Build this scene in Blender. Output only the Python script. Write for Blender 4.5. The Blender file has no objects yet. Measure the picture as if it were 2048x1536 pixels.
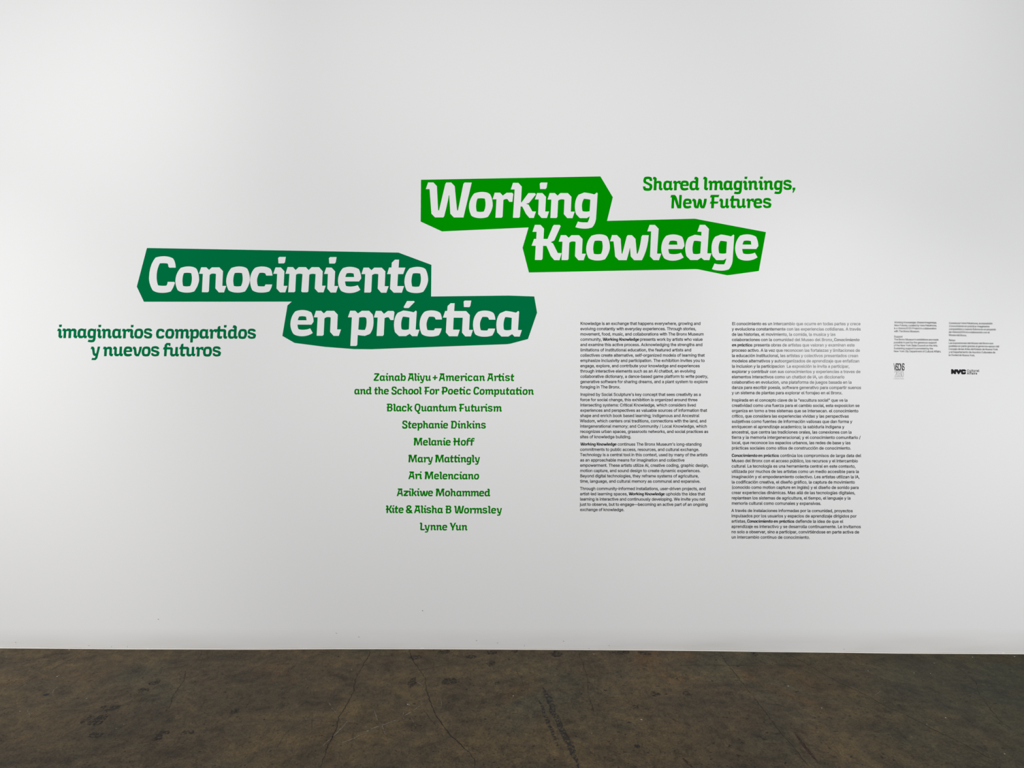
import bpy, bmesh, math, random
from mathutils import Vector
from mathutils.geometry import delaunay_2d_cdt
random.seed(7)
C = bpy.context.scene.collection
S = bpy.context.scene
PX = 0.0033                 # metres of wall per photograph pixel
CAM_D, CAM_H = 4.5, 1.749   # camera distance from the wall, camera height

# ---------------------------------------------------------------- camera, light, exposure
cam = bpy.data.objects.new('camera', bpy.data.cameras.new('camera'))
C.objects.link(cam)
cam.location = (0, -CAM_D, CAM_H)
cam.rotation_euler = (math.pi / 2, 0, 0)
cam.data.sensor_width = 36.0
cam.data.lens = 36.0 * CAM_D / (2048 * PX)
cam.data.clip_start = 0.05
S.camera = cam
vs = S.view_settings
vs.view_transform = 'Standard'; vs.look = 'None'; vs.exposure = 0.04; vs.gamma = 1.0
vs.use_curve_mapping = False

WORLD = 0.636
w = bpy.data.worlds.new('gallery_ambient'); S.world = w
w.use_nodes = True
bg = w.node_tree.nodes['Background']
bg.inputs[0].default_value = (0.985, 0.99, 1.0, 1); bg.inputs[1].default_value = WORLD

# track spots high behind the camera, washing the wall: x, y, z, target x, target z, cone, watts
SPOTS = [
    (-5, -5, 5.2, -5, 2.2, 75, 396),
    (-1, -5, 5.2, -1, 2.2, 75, 343),
    (1, -3, 5.2, 2.5, 0.6, 45, 199),
    (-6, -3, 5.2, -4.5, 0.6, 45, 168),
    (-2, -3, 5.2, -3.5, 4, 75, 117),
    (-4, -5, 5.2, -4, 0.6, 45, 394),
    (6, -3, 5.2, 4.5, 0.6, 45, 154),
    (1, -3, 5.2, -0.5, 0.6, 45, 130),
    (3, -3, 5.2, 1.5, 4, 75, 81),
    (4, -5, 5.2, 4, 0.6, 45, 169),
    (-3, -3, 5.2, -1.5, 0.6, 45, 57),
]
for i, (x, y, z, tx, tz, ang, pw) in enumerate(SPOTS):
    l = bpy.data.lights.new('track_light', 'SPOT')
    l.energy = pw; l.spot_size = math.radians(ang); l.spot_blend = 1.0; l.shadow_soft_size = 0.12
    l.color = (1.0, 0.995, 0.985)
    o = bpy.data.objects.new('track_light', l); C.objects.link(o)
    o.location = (x, y, z)
    o.rotation_euler = (Vector((tx, 0, tz)) - Vector((x, y, z))).to_track_quat('-Z', 'Y').to_euler()
# daylight from a window at the right, behind the camera: its sheen greys the black vinyl of the Spanish column
WIN = 75
l = bpy.data.lights.new('window_light', 'AREA'); l.shape = 'RECTANGLE'
l.size = 1.3; l.size_y = 1.1; l.energy = WIN; l.color = (0.985, 0.99, 1.0)
o = bpy.data.objects.new('window_light', l); C.objects.link(o)
o.location = (4.23, -4.5, 2.26)
o.rotation_euler = (Vector((2.1, 0, 2.0)) - o.location).to_track_quat('-Z', 'Y').to_euler()

# ---------------------------------------------------------------- helpers
def mat(name, rgb, rough=0.6, spec=0.3):
    m = bpy.data.materials.new(name); m.use_nodes = True
    b = m.node_tree.nodes['Principled BSDF']
    b.inputs['Base Color'].default_value = (*rgb, 1)
    b.inputs['Roughness'].default_value = rough
    b.inputs['Specular IOR Level'].default_value = spec
    return m, m.node_tree, b

def N(nt, kind, **kw):
    n = nt.nodes.new(kind)
    for k, v in kw.items():
        if k in n.inputs: n.inputs[k].default_value = v
        else: setattr(n, k, v)
    return n

def ramp(nt, src, stops):
    r = nt.nodes.new('ShaderNodeValToRGB')
    e = r.color_ramp.elements
    while len(e) < len(stops): e.new(0.5)
    for el, (p, c) in zip(e, stops):
        el.position = p; el.color = (*c, 1) if len(c) == 3 else c
    nt.links.new(src, r.inputs[0])
    return r

def mesh(name, verts, faces, m=None):
    me = bpy.data.meshes.new(name); me.from_pydata(verts, [], faces); me.update()
    if m: me.materials.append(m)
    return me

def link(name, me, parent=None, loc=(0, 0, 0), **props):
    o = bpy.data.objects.new(name, me); C.objects.link(o)
    o.parent = parent; o.location = loc
    for k, v in props.items(): o[k] = v
    return o

def WX(px): return (px - 1024) * PX
def WZ(py): return CAM_H + (768 - py) * PX

# ---------------------------------------------------------------- materials of wall and floor
wall_m, nt, b = mat('white_wall_paint', (0.82, 0.82, 0.82), 0.85, 0.15)
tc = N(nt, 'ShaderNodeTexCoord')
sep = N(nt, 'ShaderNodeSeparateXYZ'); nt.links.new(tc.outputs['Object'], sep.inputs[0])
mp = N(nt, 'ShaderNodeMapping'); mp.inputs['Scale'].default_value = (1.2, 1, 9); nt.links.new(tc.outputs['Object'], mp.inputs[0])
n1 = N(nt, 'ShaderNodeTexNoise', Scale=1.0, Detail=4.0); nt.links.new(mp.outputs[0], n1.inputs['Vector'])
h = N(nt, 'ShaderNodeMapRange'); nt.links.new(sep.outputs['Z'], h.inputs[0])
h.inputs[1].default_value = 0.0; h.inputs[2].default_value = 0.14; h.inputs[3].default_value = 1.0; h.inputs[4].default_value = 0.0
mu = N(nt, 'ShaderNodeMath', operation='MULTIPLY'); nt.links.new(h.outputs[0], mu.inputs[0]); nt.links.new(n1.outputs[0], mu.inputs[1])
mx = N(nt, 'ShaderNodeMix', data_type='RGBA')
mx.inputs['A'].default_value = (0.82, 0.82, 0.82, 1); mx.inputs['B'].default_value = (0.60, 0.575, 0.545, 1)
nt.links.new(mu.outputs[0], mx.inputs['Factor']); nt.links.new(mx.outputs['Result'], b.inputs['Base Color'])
n2 = N(nt, 'ShaderNodeTexNoise', Scale=220.0, Detail=2.0); nt.links.new(tc.outputs['Object'], n2.inputs['Vector'])
bp = N(nt, 'ShaderNodeBump', Strength=0.04, Distance=0.001); nt.links.new(n2.outputs[0], bp.inputs['Height']); nt.links.new(bp.outputs[0], b.inputs['Normal'])

lip_m, _, _ = mat('white_wall_edge', (0.76, 0.74, 0.70), 0.7, 0.2)
letter_white_m, _, _ = mat('white_letter_paint', (0.82, 0.82, 0.82), 0.85, 0.15)

floor_m, nt, b = mat('brown_sealed_concrete', (0.06, 0.05, 0.035), 0.6, 0.12)
tc = N(nt, 'ShaderNodeTexCoord')
def noise(scale, detail, rough=0.6, stretch=(1, 1, 1), dist=0.0):
    m_ = N(nt, 'ShaderNodeMapping'); m_.inputs['Scale'].default_value = stretch
    nt.links.new(tc.outputs['Object'], m_.inputs[0])
    n_ = N(nt, 'ShaderNodeTexNoise', Scale=scale, Detail=detail, Roughness=rough, Distortion=dist)
    nt.links.new(m_.outputs[0], n_.inputs['Vector']); return n_.outputs[0]
def mixc(kind, fac, a, c):
    m_ = N(nt, 'ShaderNodeMix', data_type='RGBA', blend_type=kind)
    for sock, v in (('Factor', fac), ('A', a), ('B', c)):
        if hasattr(v, 'is_linked'): nt.links.new(v, m_.inputs[sock])
        elif isinstance(v, tuple): m_.inputs[sock].default_value = (*v, 1)
        else: m_.inputs[sock].default_value = v
    return m_.outputs['Result']
r1 = ramp(nt, noise(0.9, 6, 0.6, dist=0.6), [(0.30, (0.050, 0.041, 0.027)), (0.45, (0.068, 0.053, 0.033)), (0.54, (0.079, 0.060, 0.034)), (0.70, (0.062, 0.052, 0.034))])
r2 = ramp(nt, noise(2.6, 8, 0.68, dist=1.4), [(0.34, (0.58, 0.58, 0.62)), (0.47, (0.90, 0.90, 0.91)), (0.56, (1.06, 1.05, 1.02)), (0.68, (1.36, 1.30, 1.16))])
r3 = ramp(nt, noise(16, 8, 0.78, dist=0.5), [(0.34, (0.62, 0.62, 0.63)), (0.5, (1, 1, 1)), (0.66, (1.34, 1.33, 1.28))])
r4 = ramp(nt, noise(110, 5, 0.85), [(0.36, (0.30, 0.30, 0.32)), (0.46, (0.92, 0.92, 0.92)), (0.56, (1.08, 1.08, 1.08)), (0.66, (1.70, 1.68, 1.60))])
r5 = ramp(nt, noise(42, 2, 0.5), [(0.29, (0.30, 0.32, 0.36)), (0.33, (1, 1, 1))])
r6 = ramp(nt, noise(1.1, 4, 0.5, dist=0.5), [(0.50, (0, 0, 0)), (0.68, (1, 1, 1))])
r7 = ramp(nt, noise(1.7, 5, 0.6, stretch=(1, 0.8, 1), dist=0.8), [(0.56, (0, 0, 0)), (0.70, (1, 1, 1))])
r8 = ramp(nt, noise(22, 6, 0.7, stretch=(1, 0.3, 1), dist=2.5), [(0.40, (0.74, 0.74, 0.75)), (0.46, (1, 1, 1)), (0.62, (1, 1, 1)), (0.70, (1.18, 1.18, 1.15))])
c = mixc('MULTIPLY', 1.0, r1.outputs[0], r2.outputs[0])
for r_ in (r3, r4, r5, r8): c = mixc('MULTIPLY', 1.0, c, r_.outputs[0])
tint = mixc('MIX', r6.outputs[0], (1, 1, 1), (0.84, 0.97, 1.05))
c = mixc('MULTIPLY', 1.0, c, tint)
tint = mixc('MIX', r7.outputs[0], (1, 1, 1), (1.18, 0.98, 0.82))
c = mixc('MULTIPLY', 1.0, c, tint)
# greenish stain at the right end, shade painted in to offset lamp spill
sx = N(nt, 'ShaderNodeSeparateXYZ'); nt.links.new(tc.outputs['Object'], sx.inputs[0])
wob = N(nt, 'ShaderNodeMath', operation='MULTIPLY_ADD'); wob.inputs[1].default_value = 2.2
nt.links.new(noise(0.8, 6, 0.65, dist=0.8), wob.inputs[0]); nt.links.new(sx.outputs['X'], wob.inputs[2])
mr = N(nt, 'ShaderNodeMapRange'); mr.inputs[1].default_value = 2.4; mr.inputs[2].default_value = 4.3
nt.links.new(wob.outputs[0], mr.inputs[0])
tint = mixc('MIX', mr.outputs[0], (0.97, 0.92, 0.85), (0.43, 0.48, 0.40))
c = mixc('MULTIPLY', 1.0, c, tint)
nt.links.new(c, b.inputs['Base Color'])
bp = N(nt, 'ShaderNodeBump', Strength=0.15, Distance=0.002); nt.links.new(noise(90, 5, 0.7), bp.inputs['Height']); nt.links.new(bp.outputs[0], b.inputs['Normal'])

# ---------------------------------------------------------------- wall, edge strip and floor
W2 = 9.0
def box(x0, x1, y0, y1, z0, z1):
    v = [(x, y, z) for x in (x0, x1) for y in (y0, y1) for z in (z0, z1)]
    return v, [(0, 1, 3, 2), (4, 6, 7, 5), (0, 4, 5, 1), (2, 3, 7, 6), (0, 2, 6, 4), (1, 5, 7, 3)]
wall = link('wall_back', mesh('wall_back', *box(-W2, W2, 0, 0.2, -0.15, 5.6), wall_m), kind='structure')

# the slab is not level: its edge along the wall wanders and drops to the right
EDGE = [(-1800, 1292), (0, 1296.3), (100, 1297), (256, 1298.3), (512, 1299), (660, 1298), (850, 1298), (1024, 1299), (1270, 1300.3),
        (1420, 1301.8), (1536, 1303.6), (1670, 1305), (1800, 1306.8), (2048, 1308), (3900, 1314)]
def floor_z(x):
    p = x / PX + 1024
    for (a, ya), (c_, yc) in zip(EDGE, EDGE[1:]):
        if a <= p <= c_: return -(ya + (yc - ya) * (p - a) / (c_ - a) - 1298) * PX
    return 0.0
xs = [-W2 + i * 2 * W2 / 240 for i in range(241)]
ys = [0.0, -0.5, -1, -2, -3, -4.5, -7, -10]
fv = [(x, y, floor_z(x)) for y in ys for x in xs] + [(x, y, -0.3) for y in ys for x in xs]
n_ = len(xs); T_ = n_ * len(ys)
ff = [(j * n_ + i, (j + 1) * n_ + i, (j + 1) * n_ + i + 1, j * n_ + i + 1) for j in range(len(ys) - 1) for i in range(n_ - 1)]
ff += [(T_ + a, T_ + d, T_ + c_, T_ + b_) for a, b_, c_, d in ff]
ring = [i for i in range(n_)] + [j * n_ + n_ - 1 for j in range(1, len(ys))] + [(len(ys) - 1) * n_ + i for i in range(n_ - 2, -1, -1)] + [j * n_ for j in range(len(ys) - 2, 0, -1)]
ff += [(ring[k], ring[(k + 1) % len(ring)], T_ + ring[(k + 1) % len(ring)], T_ + ring[k]) for k in range(len(ring))]
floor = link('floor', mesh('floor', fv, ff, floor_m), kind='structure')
for p in floor.data.polygons: p.use_smooth = False

# thin painted lip where the wall board meets the slab
prof = [(0.0, 0.0048), (-0.0012, 0.0046), (-0.0036, 0.003), (-0.004, -0.004), (0.0, -0.004)]
lv = []
for i, x in enumerate(xs):
    zz = floor_z(x) + 0.0006 * math.sin(i * 1.7) + 0.0004 * math.sin(i * 0.43)
    lv += [(x, py, zz + pz) for py, pz in prof]
lf = [(i * 5 + k, i * 5 + k + 1, (i + 1) * 5 + k + 1, (i + 1) * 5 + k) for i in range(len(xs) - 1) for k in range(4)]
lip = link('baseboard_back', mesh('baseboard_back', lv, lf, lip_m), kind='structure')
LIP_Z = [(lv[i * 5][0], lv[i * 5][2]) for i in range(len(xs))]

# ---------------------------------------------------------------- marks on the floor and on the wall
def fl(X, Y, r):
    """pixel of floor close-up r (four of them, 4x) -> point on the floor"""
    px, py = r * 512 + X / 4, 1280 + Y / 4
    d = (CAM_D / PX) * CAM_H / (py - 768)
    for _ in range(4):
        x = (px - 1024) * d * PX / CAM_D
        d = (CAM_D / PX) * (CAM_H - floor_z(x)) / (py - 768)
    x = (px - 1024) * d * PX / CAM_D
    return x, min(d - CAM_D, -0.002) if False else -(CAM_D - d)
def fpt(X, Y, r):
    x, y = fl(X, Y, r); return Vector((x, min(y, -0.008), 0))

def ribbon(name, pts, width, m, jit=0.3, parent=floor, lift=0.0004, sub=0.05, label=None, wob=None):
    P = [pts[0]]
    for a, c_ in zip(pts, pts[1:]):
        k = max(1, int((c_ - a).length / sub))
        for i in range(1, k + 1):
            q = a.lerp(c_, i / k)
            if i < k: q = q + Vector((random.uniform(-1, 1), random.uniform(-1, 1), 0)) * (wob or width * jit * 2)
            P.append(q)
    v, f = [], []
    for i, p in enumerate(P):
        t = (P[min(i + 1, len(P) - 1)] - P[max(i - 1, 0)]).normalized(); nn = Vector((-t.y, t.x, 0))
        e = min(1.0, 0.25 + min(i, len(P) - 1 - i) / 4)
        hw = width / 2 * e * random.uniform(1 - jit, 1 + jit)
        for s in (1, -1):
            q = p + nn * hw * s
            v.append((q.x, q.y, floor_z(q.x) + lift))
    f = [(2 * i, 2 * i + 1, 2 * i + 3, 2 * i + 2) for i in range(len(P) - 1)]
    o = link(name, mesh(name, v, f, m), parent)
    if label: o['label'] = label
    return o

def worn(name, rgb, cover, scale):
    m, nt_, b_ = mat(name, rgb, 0.7, 0.2)
    t_ = N(nt_, 'ShaderNodeTexCoord'); n_a = N(nt_, 'ShaderNodeTexNoise', Scale=scale, Detail=6.0, Roughness=0.75)
    nt_.links.new(t_.outputs['Object'], n_a.inputs['Vector'])
    r_ = ramp(nt_, n_a.outputs[0], [(cover, (0, 0, 0)), (cover + 0.12, (1, 1, 1))])
    nt_.links.new(r_.outputs[0], b_.inputs['Alpha'])
    return m
crack_m, _, _ = mat('crack_shadow_line', (0.026, 0.022, 0.018), 0.9, 0.1)
hair_m = worn('faint_hairline', (0.020, 0.018, 0.017), 0.38, 40)
scratch_m = worn('pale_scratch', (0.16, 0.14, 0.11), 0.42, 30)
tyre_m = worn('black_rubber', (0.019, 0.018, 0.019), 0.46, 70)
blot_m = worn('dark_stain', (0.016, 0.014, 0.013), 0.46, 70)
rust_m = worn('rust_stain', (0.032, 0.014, 0.010), 0.42, 22)
speck_m, _, _ = mat('white_paint_speck', (0.32, 0.33, 0.33), 0.6, 0.2)
dark_m, _, _ = mat('dark_speck', (0.018, 0.019, 0.022), 0.8, 0.2)

gv = [(x, -0.0005, z + dz + 0.0003 * math.sin(i * 2.3 + dz * 900)) for i, (x, z) in enumerate(LIP_Z) for dz in (0.0, 0.0022)]
grime_m = worn('brown_grime', (0.42, 0.37, 0.32), 0.36, 9)
link('grime_line', mesh('grime_line', gv, [(2 * i, 2 * i + 2, 2 * i + 3, 2 * i + 1) for i in range(len(LIP_Z) - 1)], grime_m), lip)

CRACKS = [
 (0, 2.2, [(670,80),(600,140),(500,190),(400,245),(300,290),(200,350),(100,410)]),
 (0, 3.5, [(1622,76),(1600,130),(1570,170),(1490,240),(1475,310),(1420,400),(1380,460),(1355,540),(1290,600)]),
 (1, 4.5, [(910,78),(905,125),(860,190),(825,260),(790,325),(785,400),(750,470),(700,560),(660,620),(650,690),(620,750),(600,800),(560,880),(520,1024)]),
 (1, 2.5, [(780,435),(850,400),(910,370)]),
 (1, 5.0, [(1220,78),(1265,180),(1310,240),(1355,310),(1360,400),(1400,500),(1430,580),(1500,690),(1560,770),(1620,820),(1700,890),(1745,950),(1750,1024)]),
 (1, 3.0, [(1325,540),(1400,640),(1485,725)]), (1, 3.0, [(1610,815),(1700,850),(1800,905)]),
 (1, 2.5, [(1910,965),(1960,990),(2010,1020)]),
 (2, 2.5, [(525,85),(560,170),(600,280),(605,380),(620,460),(660,610)]),
 (2, 3.5, [(1655,90),(1720,190),(1800,290),(1870,380),(1940,460),(2040,600),(2148,740),(2228,830),(2308,930),(2388,1024)]),
 (3, 4.5, [(130,94),(230,150),(350,215),(460,285),(600,355),(720,410),(830,465),(950,535),(1080,590),(1220,660),(1350,730),(1500,800),(1650,880),(1850,980)]),
 (3, 3.0, [(1500,215),(1610,290),(1670,350),(1690,430),(1750,510),(1800,580),(1860,650),(1960,720)]),
]
for r, wd, pts in CRACKS:
    ribbon('crack', [fpt(X, Y, r) for X, Y in pts], wd * 0.0009, crack_m, 0.5, sub=0.022, wob=0.004)
HAIR = [
 (1, 4, [(1060,330),(1180,280),(1300,245),(1500,205),(1680,195)]), (1, 4, [(440,645),(620,655),(780,665),(930,690)]),
 (1, 4, [(300,690),(220,770),(160,870)]), (1, 4, [(150,190),(250,190),(340,186)]), (1, 4, [(300,205),(250,265)]), (1, 4, [(430,390),(440,410),(430,440)]),
 (1, 4, [(445,640),(446,740)]), (1, 7, [(490,117),(600,126),(685,137)]), (2, 5, [(0,238),(40,250),(75,310),(100,395)]), (2, 4, [(132,310),(135,350),(122,400)]),
 (2, 5, [(1290,205),(1600,200),(2048,207),(2110,206)]), (2, 4, [(690,540),(830,538),(900,534)]), (2, 4, [(250,352),(440,333)]),
 (2, 3, [(365,222),(385,262)]), (0, 7, [(355,143),(410,148),(465,142)]), (0, 5, [(890,312),(920,320),(935,338)]), (0, 6, [(1065,256),(1115,257)]),
 (0, 4, [(1950,140),(1900,190),(1880,210)]), (1, 4, [(870,360),(935,356)]), (2, 5, [(1180,510),(1270,514)]), (3, 4, [(1430,172),(1540,240),(1580,250)]),
 (0, 5, [(1480,300),(1560,292),(1650,276)]), (3, 3, [(1950,672),(2048,674)]),
]
for r, wd, pts in HAIR:
    ribbon('hairline_mark', [fpt(X, Y, r) for X, Y in pts], wd * 0.001, hair_m, 0.4)
PALE = [
 (0, [(490,350),(430,400),(415,435),(450,452)]), (0, [(140,505),(80,550),(20,600)]), (0, [(230,545),(220,570),(240,600)]), (0, [(540,490),(510,525)]),
 (0, [(1040,850),(1100,838),(1195,826)]), (1, [(745,630),(700,690),(640,750),(520,860)]), (1, [(570,480),(610,550),(650,590)]), (1, [(945,560),(970,640),(1010,690),(1030,750)]),
 (1, [(1360,495),(1250,570),(1100,650),(950,700),(780,790),(640,840),(530,850)]), (1, [(1475,460),(1480,555)]), (1, [(1240,620),(1280,690)]), (1, [(1265,320),(1355,385)]),
 (1, [(1180,560),(1185,650)]), (3, [(1090,515),(1200,520)]), (3, [(860,440),(900,410),(950,400)]),
]
for r, pts in PALE:
    ribbon('pale_scratch', [fpt(X, Y, r) for X, Y in pts], 0.006, scratch_m, 0.35)
ribbon('tyre_mark', [fpt(X, Y, 2) for X, Y in [(225,362),(260,400),(300,500),(370,650),(440,800),(490,920),(530,1024)]], 0.034, tyre_m, 0.15, lift=0.0006, label='broad black rubber streak running towards the viewer')
ribbon('tyre_mark', [fpt(X, Y, 2) for X, Y in [(200,465),(250,550),(285,640),(330,760),(375,880)]], 0.022, tyre_m, 0.2, lift=0.0006)
ribbon('rust_stain', [fpt(X, Y, 3) for X, Y in [(205,735),(250,790),(300,860),(350,920),(400,985)]], 0.026, rust_m, 0.3, lift=0.0006)
ribbon('rust_stain', [fpt(X, Y, 2) for X, Y in [(1365,945),(1400,975),(1440,1015)]], 0.028, rust_m, 0.3, lift=0.0006)

def blob(name, X, Y, r, wpx, hpx, m, n=11, rag=0.3, lift=0.0005):
    c0 = fpt(X, Y, r); a = fpt(X + wpx / 2, Y, r); e = fpt(X, Y + hpx / 2, r)
    rx, ry = (a - c0).length, max((e - c0).length, 0.002)
    v = [(c0.x, c0.y, floor_z(c0.x) + lift)]
    for i in range(n):
        t = i / n * 2 * math.pi; k = random.uniform(1 - rag, 1 + rag * 0.5)
        x, y = c0.x + rx * k * math.cos(t), min(c0.y + ry * k * math.sin(t), -0.007)
        v.append((x, y, floor_z(x) + lift))
    return link(name, mesh(name, v, [(0, i + 1, (i + 1) % n + 1) for i in range(n)], m), floor)
for a in [(355,112,2,120,50),(865,100,2,170,40),(1060,106,2,110,34),(1880,100,1,95,44),(1880,188,1,85,46),(1725,135,1,90,36),(20,88,2,60,30),(1940,112,2,60,34),
          (1505,95,1,110,34),(1275,140,1,120,40),(1000,850,2,60,45),(1240,340,0,90,40),(1150,400,0,110,26),(880,540,0,190,50),(790,640,0,120,90),(690,640,0,60,60),
          (770,760,0,130,40),(1300,750,0,100,50),(1260,790,0,90,40),(1500,740,0,110,40),(1880,570,0,70,40),(1250,340,1,70,90),(1550,330,1,150,60),(1150,430,2,90,40),
          (1400,430,2,70,40),(985,540,2,60,50),(1840,825,2,50,24),(1930,345,1,60,30)]:
    blob('dark_stain', *a, blot_m)
for a in [(365,440,0,50,18),(340,312,0,16,8),(1050,522,3,30,10),(1452,544,3,26,9),(1200,0+328,2+0,0,0)][:4] + [(1602,328,2,22,11),(2024,155,1,16,18),(660,132,1,22,10),(1835,633,1,26,14),
          (1685,397,1,20,14),(975,241,1,12,8),(1440,312,0,12,8),(1777,271,0,14,8),(268,223,0,8,6),(1226,603,2,14,7),(1632,161,2,18,9),(725,600,0,18,10),(795,625,0,16,18),
          (850,573,0,16,8),(1085,257,0,40,6),(375,622,3,20,10),(727,552,3,12,7),(105,538,1,10,8),(166,546,1,8,7),(65,637,1,14,12),(808,649,1,8,8),(1455,679,1,10,8),
          (1670,764,1,12,8),(1960,690,1,10,8),(1998,720,1,10,8),(1058,985,1,12,8),(1495,904,1,9,6),(35,187,3,12,7),(470,104,3,12,8),(1540,472,3,12,7),(1900,410,3,14,7),
          (755,997,3,16,8),(1590,955,2,18,10),(598,495,2,10,7),(35,672,2,8,8)]:
    blob('dark_speck', *a, dark_m, n=7, rag=0.4)
for a in [(1036,637,2,18,10),(457,292,0,10,8),(470,285,0,6,5),(1212,515,1,14,7),(1225,519,1,8,5),(1420,622,3,10,7),(638,748,2,6,7),(50,137,0,6,5),(553,78,0,10,4),(160,570,0,8,5),
          (693,467,0,8,6),(990,674,0,5,5),(1168,263,3,6,5),(1300,268,3,8,4),(1330,185,3,8,4),(800,246,3,8,4),(162,369,3,14,5),(1893,911,3,9,8),(430,545,3,9,5),(10,447,2,8,8),
          (655,113,2,10,5),(1973,133,3,10,4),(1635,137,3,8,4),(398,312,1,5,5),(880,692,1,5,5),(400,634,1,5,5),(766,239,1,10,5),(930,709,0,5,5),(1150,775,3,5,4),(1270,675,3,8,5)]:
    blob('paint_speck', *a, speck_m, n=6, rag=0.4)
# small knocks on the wall paint
for px, py, wd, hh, rot in [(316.8,1238.4,3.4,1.4,0),(845,1221.3,3.0,1.8,-0.3),(718,1274,4.5,1.0,0.2),(673,1266.5,4,0.8,-0.4),(953,1281,3.5,0.9,0.1),(995,1286,3.5,1.0,0.1),(1127,1282.5,3.5,0.8,-0.4),
                             (1688,1298.3,2,1.3,0),(31.5,1284.5,1,2.6,0.1),(223,1293.5,0.8,3,0),(255,1293.5,0.7,3,0),(1049,1291,0.7,4,0),(178,1291.3,3,0.8,0),(766,741.5,1.3,1.8,0),(1178,1297,3,0.7,0),(1218,1329-38,3,0.8,0.2)]:
    n = 7; v = [(0, 0, 0)]
    for i in range(n):
        t = i / n * 2 * math.pi; k = random.uniform(0.7, 1.1)
        x, z = wd / 2 * k * math.cos(t), hh / 2 * k * math.sin(t)
        v.append(((x * math.cos(rot) - z * math.sin(rot)) * PX, 0, (x * math.sin(rot) + z * math.cos(rot)) * PX))
    if not bpy.data.materials.get('grey_scuff'): mat('grey_scuff', (0.2, 0.195, 0.19), 0.8, 0.1)
    link('scuff_mark', mesh('scuff_mark', v, [(0, i + 1, (i + 1) % n + 1) for i in range(n)], bpy.data.materials['grey_scuff']), wall, (WX(px), -0.0004, WZ(py)))

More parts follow.
